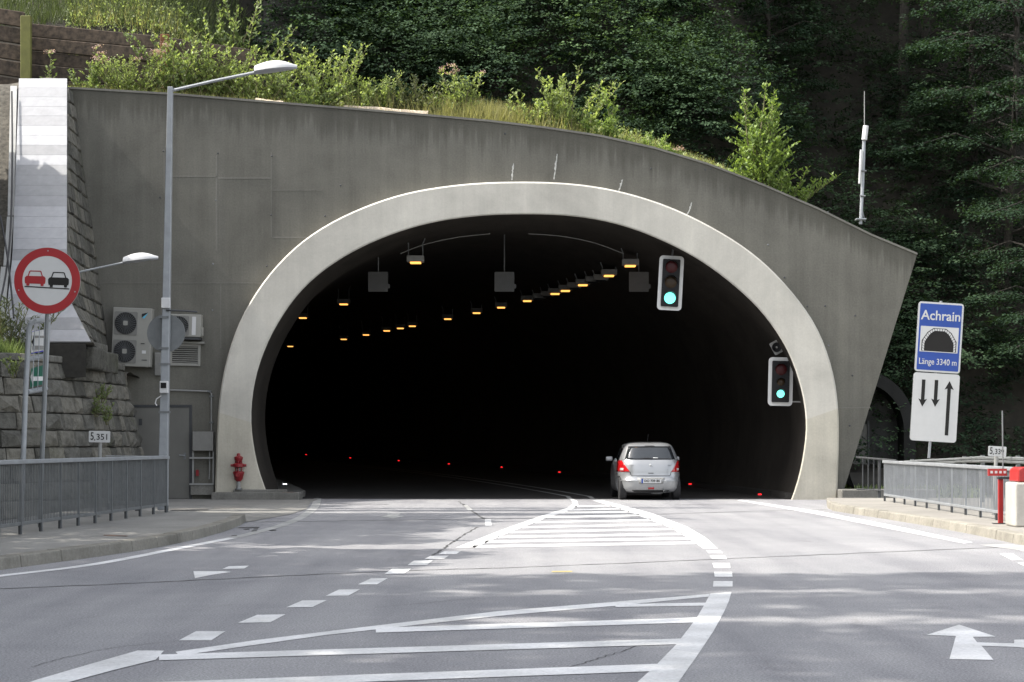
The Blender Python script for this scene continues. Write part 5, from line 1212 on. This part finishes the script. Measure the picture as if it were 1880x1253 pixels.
for s in (-1, 1):
    for y0, y1, z1 in ((.62, 1.22, 1.36), (1.27, 2.1, 1.40)):
        mb = MB(); nx, nz = 8, 6
        for i in range(nz + 1):
            t = i / nz; z = 1.02 + (z1 - 1.02) * t
            for j in range(nx + 1):
                a = y0 + .10 * t if y0 < 1 else y0; c = y1 if y0 < 1 else y1 + .25 - .35 * t
                mb.v.append(side(a + (c - a) * j / nx, z, s, .006))
        for i in range(nz):
            for j in range(nx): mb.f.append((i * (nx + 1) + j, i * (nx + 1) + j + 1, (i + 1) * (nx + 1) + j + 1, (i + 1) * (nx + 1) + j))
        mb.build('side_window', M['car_glass'], car, local=True, smooth=True)
    for y in (1.45,): MB().tube([side(y, .93, s, .02), side(y + .18, .935, s, .02)], .014, 6).build('door_handle', M['silver'], car, local=True)
    mr = MB().cbox((s * .91, 2.28, 1.06), (.19, .09, .125)).build('wing_mirror', M['silver'], car, local=True, bevel=.035, )
    MB().tube([(s * .80, 2.28, 1.02), (s * .90, 2.28, 1.05)], .02, 6).build('mirror_arm', M['black'], mr, local=True)
    for y in (.56, 2.96):
        RYm = Matrix.Rotation(math.radians(90 * s), 3, 'Y')
        wh = MB().lathe([(.2, -.09), (.28, -.095), (.30, -.075), (.30, .075), (.28, .095), (.2, .09)], 30, (s * .705, y, .30), RYm).build('wheel', M['rubber'], car, local=True, smooth=True)
        MB().lathe([(.205, .05), (.205, .088), (.19, .09), (.17, .06), (.05, .07), (.02, .075)], 24, (s * .705, y, .30), RYm).build('rim', M['rim'], wh, local=True, smooth=True)
MB().tube([(0, .95, 1.51), (0, .80, 1.72)], .006, 5).build('aerial', M['black'], car, local=True)

# ------------------------------------------------------------------ plants on top of the portal
rg = np.random.default_rng(5)
def on_hill(px, Y): 
    X = (px - CX) * Y / F; return (X, Y, float(hill(X, Y)) - 0.03)
S = F / 49.5      # pixels per metre at the planting
PL = [  # name, label, px, Y, height px, spread px, stems, material, options
    ('flowering_herb', 'single tall pink topped herb beside the yellow green post', 88, 48.75, 85, 34, 2, 'leaf_mid', dict(flowers=3, nb=10, per=8, leaf=.085)),
    ('flowering_herb', 'leafy herb with small pinkish tip left of the dense flowering clump', 168, 48.9, 78, 60, 6, 'leaf_mid', dict(flowers=3, leaf=.075)),
    ('flowering_herb', 'wide dense clump of pink flowering herbs right of the plank wall', 240, 48.9, 104, 150, 22, 'leaf_sun', dict(flowers=22, leaf=.062, nb=10, per=13)),
    ('shrub', 'upright leafy shrub in front of the rusty post', 318, 49.1, 135, 120, 10, 'leaf_mid', dict(leaf=.09)),
    ('shrub', 'tall dark leaved shrub rising behind the lamp pole top', 300, 51.6, 170, 150, 9, 'leaf_mid', dict(leaf=.11)),
    ('shrub', 'broad bushy shrub above the lamp arm', 385, 49.3, 150, 150, 14, 'leaf_sun', dict(leaf=.085)),
    ('shrub', 'glossy leaved young shrub at the top left of the rock cone', 430, 51.3, 190, 150, 9, 'leaf_mid', dict(leaf=.11)),
    ('shrub', 'low bushy shrub behind the white lamp head', 470, 49.0, 120, 140, 13, 'leaf_sun', dict(leaf=.08)),
    ('shrub', 'shrub with several long upright shoots right of the lamp head', 590, 49.0, 140, 130, 13, 'leaf_sun', dict(leaf=.085, nb=11)),
    ('shrub', 'low spreading shrub hanging over the wall edge left of the long log', 560, 48.55, 78, 110, 10, 'leaf_mid', dict(leaf=.075)),
    ('herb_clump', 'pale feathery herb clump behind the long bleached log', 700, 49.0, 92, 100, 14, 'leaf_sun', dict(leaf=.07)),
    ('herb_clump', 'silvery herb clump at the right end of the bleached log', 760, 48.8, 92, 80, 10, 'leaf_grey', dict(leaf=.07)),
    ('flowering_herb', 'tall pink flowering herb standing alone in the dry grass', 846, 48.8, 118, 62, 9, 'leaf_sun', dict(flowers=8, leaf=.07, nb=12)),
    ('sapling', 'thin small sapling in the grass right of the tall pink herb', 930, 48.8, 72, 28, 2, 'leaf_sun', dict(leaf=.075)),
    ('shrub', 'round bright green shrub above the middle of the arch', 1043, 48.9, 132, 125, 12, 'leaf_sun', dict(leaf=.10, nb=11)),
    ('sapling', 'slender upright sapling right of the round bright shrub', 1131, 48.8, 118, 42, 2, 'leaf_yel', dict(leaf=.10, nb=14)),
    ('shrub', 'small low shrub on the sloping wall edge past the slender sapling', 1186, 48.7, 44, 60, 6, 'leaf_yel', dict(leaf=.08)),
    ('flowering_herb', 'small pink flowered herb at the thin end of the wall planting', 1250, 48.7, 36, 38, 4, 'leaf_mid', dict(flowers=4, leaf=.065)),
    ('herb_clump', 'leafy weed tuft between the lamp head shrub and the feathery clump', 655, 48.75, 74, 70, 8, 'leaf_sun', dict(leaf=.075)),
    ('herb_clump', 'leafy weed tuft in the dry grass left of the tall pink herb', 806, 48.9, 70, 60, 7, 'leaf_sun', dict(leaf=.07)),
    ('herb_clump', 'pale weed tuft just left of the round bright shrub', 985, 48.8, 76, 60, 8, 'leaf_sun', dict(leaf=.08)),
    ('herb_clump', 'small weed tuft between the round shrub and the slender sapling', 1096, 48.7, 52, 50, 6, 'leaf_yel', dict(leaf=.08)),
    ('herb_clump', 'small weed tuft left of the thin pink flowered herb', 1218, 48.65, 34, 36, 5, 'leaf_yel', dict(leaf=.075)),
    ('sapling', 'large bright yellow green sapling on the right slope of the portal top', 1398, 48.85, 208, 150, 10, 'leaf_yel', dict(leaf=.105, nb=26, per=16, cone=True, first=.04, lean=-.02)),
    ('shrub', 'leafy side growth leaning right below the large yellow green sapling', 1440, 48.8, 80, 96, 7, 'leaf_yel', dict(leaf=.095, lean=.35)),
]
for nm, lab, px, Y, hp, spx, st, mt, kw in PL:
    b_ = on_hill(px, Y); st = int(st * (1.7 if st > 4 and not kw.get('cone') else 1)); plant(nm, lab, 'plant' if nm in ('flowering_herb', 'herb_clump') else 'shrub' if nm == 'shrub' else 'sapling', b_, hp * Y / F, spx * Y / F, st, M[mt], rg, **kw)
# grasses and ground herbs nobody could count
def blades(name, n, fx, mat, hgt, label=None):
    X, Y = fx(n); Z = hill(X, Y) - .02; C = np.stack([X, Y, Z], 1)
    D = np.stack([rg.normal(0, .35, n), rg.normal(0, .3, n), np.ones(n)], 1); L = hgt * (0.4 + 0.9 * rg.random(n))
    return leaf_object(name, mat, C, D, np.stack([rg.normal(0, 1, n), -np.ones(n), np.zeros(n)], 1), L, 0.012 + .012 * rg.random(n), rg.random(n) * .8 + .1, fold=0)
def gx(n):
    px = np.concatenate([rg.normal(880, 90, n // 2), rg.uniform(130, 1330, n - n // 2)]); px = np.clip(px, 130, 1420); Y = 48.35 + 2.6 * rg.random(n) ** 1.5; return (px - CX) * Y / F, Y
o = blades('dry_grass', 26000, gx, M['grass'], .42); o['label'] = 'dry yellowish grass along the top of the portal'
n = 42000; px = rg.uniform(120, 1440, n); Y = 48.35 + 3.6 * rg.random(n) ** 1.2; X = (px - CX) * Y / F; Z = hill(X, Y) + rg.random(n) ** 2 * .32
o = leaf_object('ground_herbs', M['leaf_sun'], np.stack([X, Y, Z], 1), rg.normal(0, 1, (n, 3)) + np.array([0, 0, .5]), rg.normal(0, .5, (n, 3)) + np.array([0, -.3, 1]), .05 + .06 * rg.random(n), .03 + .03 * rg.random(n), rg.random(n)); o['label'] = 'low leafy herbs covering the soil on top of the portal'
n = 5200; px = np.clip(np.concatenate([rg.normal(885, 55, n * 3 // 4), rg.uniform(640, 1060, n - n * 3 // 4)]), 600, 1080); Y = 48.4 + 1.2 * rg.random(n); X = (px - CX) * Y / F; C = np.stack([X, Y, hill(X, Y) - .02], 1)
o = leaf_object('tall_grass', M['grass'], C, np.stack([rg.normal(0, .3, n), rg.normal(0, .25, n), np.ones(n)], 1), np.stack([rg.normal(0, 1, n), -np.ones(n), np.zeros(n)], 1), .35 + .65 * rg.random(n), .011 + .009 * rg.random(n), rg.random(n) * .7 + .3, fold=0); o['label'] = 'tall dry grass stalks above the left half of the arch'
# grassy bank at the top left, above the planks
def gx2(n):
    X = rg.uniform(-17, -8, n); Y = rg.uniform(50.2, 55, n); return X, Y
o = blades('bank_grass', 22000, gx2, M['leaf_bank'], .45); o['label'] = 'green grass on the bank above the plank wall'
# rock cone
mb = MB(); nr, na = 16, 28; bx_, by_ = (545 - CX) * 54.5 / F, 55.6; zb_ = float(hill(bx_, 53.5)) - 0.4
for i in range(nr + 1):
    t = i / nr
    for j in range(na):
        a = 2 * math.pi * j / na; rr = (1.75 * (1 - t) ** .75 + 0.38) * (1 + .16 * math.sin(a * 3 + t * 4) + .10 * math.sin(a * 7 + t * 9) + .05 * math.sin(a * 13 - 11 * t))
        mb.v.append(Vector((bx_ + rr * math.cos(a) - .25 * t, by_ + rr * .8 * math.sin(a), zb_ + t * 4.6)))
for i in range(nr):
    for j in range(na): mb.f.append((i * na + j, i * na + (j + 1) % na, (i + 1) * na + (j + 1) % na, (i + 1) * na + j))
mb.f.append(tuple(nr * na + j for j in range(na)))
tag(mb.build('rock_outcrop', M['rock'], root=(bx_, by_, zb_), smooth=True), 'bare dark grey rock cone rising behind the shrubs above the lamp head', 'rock')

# ------------------------------------------------------------------ woodland on the slope
def shrub_mass(n, fx, zoff, rr, ns, k, leaf):
    X, Y = fx(n); base = np.stack([X, Y, hill(X, Y)], 1); R = rr[0] + (rr[1] - rr[0]) * rg.random(n)
    m_ = n * ns; a = rg.random(m_) * 6.283; el = np.arcsin(rg.random(m_) * 1.1 - .1); R2 = np.repeat(R, ns) * (.55 + .5 * rg.random(m_))
    d = np.stack([np.cos(a) * np.cos(el), np.sin(a) * np.cos(el), np.sin(el)], 1)
    C = np.repeat(base, ns, 0) + d * R2[:, None] * np.array([1, 1, 1.25]); C[:, 2] += np.repeat(R, ns) * .45 + zoff
    out = d.copy(); out[:, 2] = out[:, 2] * .35 - .05
    r_ = sprays(C, out, .26 + .34 * rg.random(m_), k, rg, leaf, tilt=.8)
    return r_[:4] + (r_[4] * .75 + np.repeat(rg.random(n) ** 1.6 * .8 - .2, ns * k),)
def cat(parts): return [np.concatenate(x) for x in zip(*parts)]
def ux(n):
    px = rg.uniform(560, 1780, n); Y = 53.2 + 12 * rg.random(n) ** 1.15; X = (px - CX) * Y / F; return X, Y
def ux_near(n):
    px = rg.uniform(620, 1560, n); Y = 51.6 + 2.5 * rg.random(n); return (px - CX) * Y / F, Y
def ux_left(n):
    px = rg.uniform(-80, 620, n); Y = 54.0 + 8 * rg.random(n); return (px - CX) * Y / F, Y
C, D, Nn, L, T = cat([shrub_mass(175, ux, .25, (.9, 2.3), 88, 18, .10), shrub_mass(260, ux, -.2, (.3, .8), 20, 14, .085), shrub_mass(110, ux_near, 0, (.25, .6), 16, 12, .09), shrub_mass(110, ux_left, 0, (.5, 1.4), 30, 13, .11)])
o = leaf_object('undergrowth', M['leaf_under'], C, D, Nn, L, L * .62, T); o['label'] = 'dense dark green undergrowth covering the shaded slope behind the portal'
def ux_c(n):
    px = rg.uniform(640, 1330, n); Y = 53.4 + 5.5 * rg.random(n); return (px - CX) * Y / F, Y
C, D, Nn, L, T = shrub_mass(44, ux_c, .5, (.9, 1.9), 64, 16, .105)
o = leaf_object('hazel_thicket', M['leaf_hazel'], C, D, Nn, L, L * .7, T); o['label'] = 'fresher green thicket on the slope above the middle of the arch'
def ux_r(n):
    px = rg.uniform(1590, 2050, n); Y = 52.6 + 6 * rg.random(n); return (px - CX) * Y / F, Y
C, D, Nn, L, T = shrub_mass(110, ux_r, 0, (.25, .8), 20, 12, .11)
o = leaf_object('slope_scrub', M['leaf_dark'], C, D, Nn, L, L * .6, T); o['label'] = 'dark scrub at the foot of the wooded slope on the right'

def make_tree(seed, h, crown0, reach, nlimb, mat, leaf=.115, k=46, lean=(0, 0), per_limb=9):
    """trunk with limbs, twigs and layered leafy sprays; returns trunk mesh builder and leaf arrays"""
    r = np.random.default_rng(seed); mb = MB()
    tp_ = [Vector((lean[0] * (u ** 1.4) * h + .10 * math.sin(u * 5 + seed), lean[1] * u * h + .08 * math.cos(u * 4 + seed), u * h - .4 * (u == 0))) for u in np.linspace(0, 1, 9)]
    rad = [h * .0098 * (1 - .85 * u) + .02 for u in np.linspace(0, 1, 9)]; rad[0] *= 1.35; mb.tube(tp_, rad, 8)
    cs, os_ = [], []
    for i in range(nlimb):
        u = crown0 + (1 - crown0) * (i + r.random() * .8) / nlimb; ti_ = u * 8; i0 = min(7, int(ti_)); p = tp_[i0] + (tp_[i0 + 1] - tp_[i0]) * (ti_ - i0)
        a = i * 2.4 + r.random() * .9; ln = reach * (.45 + .75 * math.sin(math.pi * min(1, (u - crown0) / (1 - crown0) * .75 + .25))) * (.7 + .5 * r.random())
        d = Vector((math.cos(a), math.sin(a), .35)); q1 = p + d * ln * .5; q2 = p + Vector((d.x, d.y, .12)) * ln; q2.z -= ln * .10
        mb.tube([p, q1, q2], [.05 + ln * .008, .03, .01], 5, cap=False)
        for j in range(per_limb):
            v = .22 + .78 * (j + r.random()) / per_limb; b0_ = p * (1 - v) ** 2 + q1 * 2 * v * (1 - v) + q2 * v * v
            s = (-1) ** j; tw_ = Vector((d.x * .6 - s * d.y, d.y * .6 + s * d.x, r.normal(-.02, .12))).normalized(); le = ln * .32 * (1.15 - v * .6)
            e = b0_ + tw_ * le * .5; mb.tube([b0_, e], [.014, .006], 4, cap=False)
            for f_ in (.15, .75): cs.append(b0_ + tw_ * le * f_); os_.append(tw_)
        cs.append(q2); os_.append(Vector((d.x, d.y, -.1)))
    C0 = np.array([tuple(c) for c in cs]); O0 = np.array([tuple(o_) for o_ in os_])
    return mb, sprays(C0, O0, .55 + .45 * r.random(len(C0)), k, r, leaf, droop=.36, flat=.75)
VAR = []
for sd, h, c0, rc, nl, ln in ((1, 17, .22, 3.6, 34, (.03, -.02)), (2, 14, .12, 3.2, 32, (-.02, -.03)), (3, 19, .34, 3.9, 34, (.06, -.01))):
    VAR.append((sd, h, make_tree(sd, h, c0, rc, nl, 'leaf_dark', lean=ln)))
TREES = [  # px, Y, variant, turn, scale, label
    (1655, 61.5, 2, 0.3, .92, 'leaning dark trunk in the middle of the shaded wood above the mast'),
    (1702, 63.0, 0, 1.9, .85, 'second thin trunk just right of the leaning trunk'),
    (1850, 57.0, 1, 2.6, .95, 'layered leafy tree at the right edge of the picture'),
    (1795, 59.5, 1, 4.4, .85, 'leafy tree with drooping boughs left of the right edge tree'),
    (1935, 54.5, 1, 0.8, .80, 'tree reaching in from beyond the right edge behind the barrier'),
    (1500, 64.0, 0, 3.1, .95, 'dark tree above the large yellow green sapling'),
    (1420, 60.5, 1, 5.2, .62, 'small leafy tree directly behind the large yellow green sapling'),
    (1310, 63.5, 0, 2.2, .90, 'dark tree on the slope above the right half of the arch'),
    (1180, 61.0, 1, 0.4, .55, 'bushy tree on the slope behind the slender sapling'),
    (1000, 64.0, 1, 1.3, .70, 'tree at the top of the slope above the middle of the arch'),
    (820, 63.0, 1, 3.9, .60, 'tree at the top of the slope behind the tall pink herb'),
    (690, 60.5, 1, 5.5, .50, 'small tree on the slope right of the rock cone'),
    (1580, 68.0, 2, 4.0, 1.1, 'tall tree in the darkest part of the wood left of the mast'),
    (1740, 69.0, 2, 2.0, 1.1, 'tall tree in the dark behind the two thin trunks'),
]
protos = {}
for px, Y, vi, rot, scl, lab in TREES:
    X = (px - CX) * Y / F; loc = (X, Y, float(hill(X, Y)) - .1)
    t = thing('woodland_tree', lab, 'tree', loc, 'trees of the shaded wood'); t.rotation_euler.z = rot; t.scale = (scl,) * 3
    if vi not in protos:
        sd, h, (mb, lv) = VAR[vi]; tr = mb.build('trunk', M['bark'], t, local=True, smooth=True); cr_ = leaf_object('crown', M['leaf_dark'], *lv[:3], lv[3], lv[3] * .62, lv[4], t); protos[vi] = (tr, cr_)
    else:
        for src in protos[vi]: c = src.copy(); COL.objects.link(c); c.parent = t
# bush and grass on the terrace behind the left retaining wall
def terr(px, Y): X = (px - CX) * Y / F; return (X, Y, float(bankz(np.array(X), np.array(Y))))
plant('willow_bush', 'fine leaved grey green bush on the terrace left of the sign frame', 'bush', terr(18, 40.6), 1.55, 1.7, 18, M['leaf_grey'], rg, leaf=.11, ratio=.26, nb=12, per=14)
plant('willow_bush', 'arching fine leaved twigs right of the sign frame under the red round sign', 'bush', terr(92, 40.9), 1.15, 1.2, 8, M['leaf_grey'], rg, leaf=.11, ratio=.24, nb=9, per=12, lean=.25)
n = 9000; px = rg.uniform(-120, 60, n); Y = 39.9 + 2.2 * rg.random(n); X = (px - CX) * Y / F; C = np.stack([X, Y, bankz(X, Y)], 1)
o = leaf_object('terrace_grass', M['leaf_mid'], C, np.stack([rg.normal(0, .5, n), rg.normal(-.3, .5, n), np.ones(n)], 1), np.stack([rg.normal(0, 1, n), -np.ones(n), np.zeros(n)], 1), .25 + .4 * rg.random(n), .012 + .012 * rg.random(n), rg.random(n)); o['label'] = 'grass on the terrace behind the left retaining wall'
wall_spots = [(185, 735, 43.0), (195, 775, 42.6), (175, 760, 42.4), (25, 690, 39.4)]
for i, (px, py, Y) in enumerate(wall_spots):
    plant('wall_weed', ['upper weed growing from the rounded corner of the retaining wall', 'lower weed growing from the rounded corner of the retaining wall', 'middle weed growing from the rounded corner of the retaining wall', 'grass tuft hanging over the left retaining wall cap'][i], 'weed', tuple(P(px, py, Y) + Vector((0.1, -.35, 0))), .38, .34, 5, M['leaf_mid'], rg, leaf=.045, nb=6, per=7)
n = 9000; X = rg.uniform(8.9, 12.5, n); Y = rg.uniform(47.7, 52.0, n); C = np.stack([X, Y, np.full(n, -.1)], 1)
o = leaf_object('verge_grass', M['leaf_mid'], C, np.stack([rg.normal(0, .4, n), rg.normal(0, .4, n), np.ones(n)], 1), np.stack([rg.normal(0, 1, n), -np.ones(n), np.zeros(n)], 1), .12 + .4 * rg.random(n) ** 2, .05 + .05 * rg.random(n), rg.random(n)); o['label'] = 'green verge behind the dark railing right of the portal'

# ------------------------------------------------------------------ roadside wood left of the road: it shades the left half of the scene
SH = []
def shade_tree(x, y, h, rad, z0=0.0, n=900, leaf=.42, c0=.25):
    r = np.random.default_rng(int(x * 13 + y * 7 + 999)); u = r.random(n); a = r.random(n) * 6.283
    zz = c0 + (1 - c0) * u; prof = np.sin(np.pi * np.clip((zz - c0) / (1 - c0) * .82 + .14, 0, 1)) ** .4
    rr = rad * prof * np.sqrt(r.random(n)); C = np.stack([x + rr * np.cos(a), y + rr * np.sin(a), z0 + zz * h], 1)
    SH.append((C, r.normal(0, 1, (n, 3)), r.normal(0, 1, (n, 3)), leaf * (.6 + .8 * r.random(n)), r.random(n)))
    TR.tube([(x, y, z0 - .5), (x + .1, y, z0 + h * .5), (x, y + .1, z0 + h * .9)], [.2, .14, .05], 6)
TR = MB()
for x, y, h, rad, n in [(-18, 2, 36, 4.6, 8500), (-17, 8, 37, 4.2, 8500), (-18, 12.4, 37, 2.1, 5200), (-17, 16.0, 37, 1.35, 3800), (-17, 18.7, 37, 1.2, 3600), (-19, 37.0, 26, 0.8, 1400), (-20, 39.0, 27, 0.5, 900), (-22, 40.3, 32, .3, 450), (-24, 34.6, 33, 0.3, 400)]:
    shade_tree(x, y, h, rad, -.3, n)
for y in np.arange(5, 36.6, 1.7):
    if abs(y - 25.4) > .6: shade_tree(-14.4, y, 15.6 + .7 * math.sin(y * 3), 2.0, -.3, 3000, .36, .03)
for x, y, z, h, rad, n in [(-15.2, 42.0, 3.6, 8.8, 1.9, 5000), (-15.8, 44.2, 5.0, 8.2, 1.4, 3600)]: shade_tree(x, y, h, rad, z, n, .3, .02)
C, D, Nn, L, T = cat(SH)
wd_ = bpy.data.objects.new('roadside_wood', None); COL.objects.link(wd_); ORG[wd_.name] = Vector((0, 0, 0)); wd_['kind'] = 'stuff'; wd_['label'] = 'roadside trees left of the road, outside the view'
o = leaf_object('crown', M['leaf_dark'], C, D, Nn, L, L * .8, T, wd_); tr = TR.build('trunk', M['bark'], wd_); tr['kind'] = 'stuff'
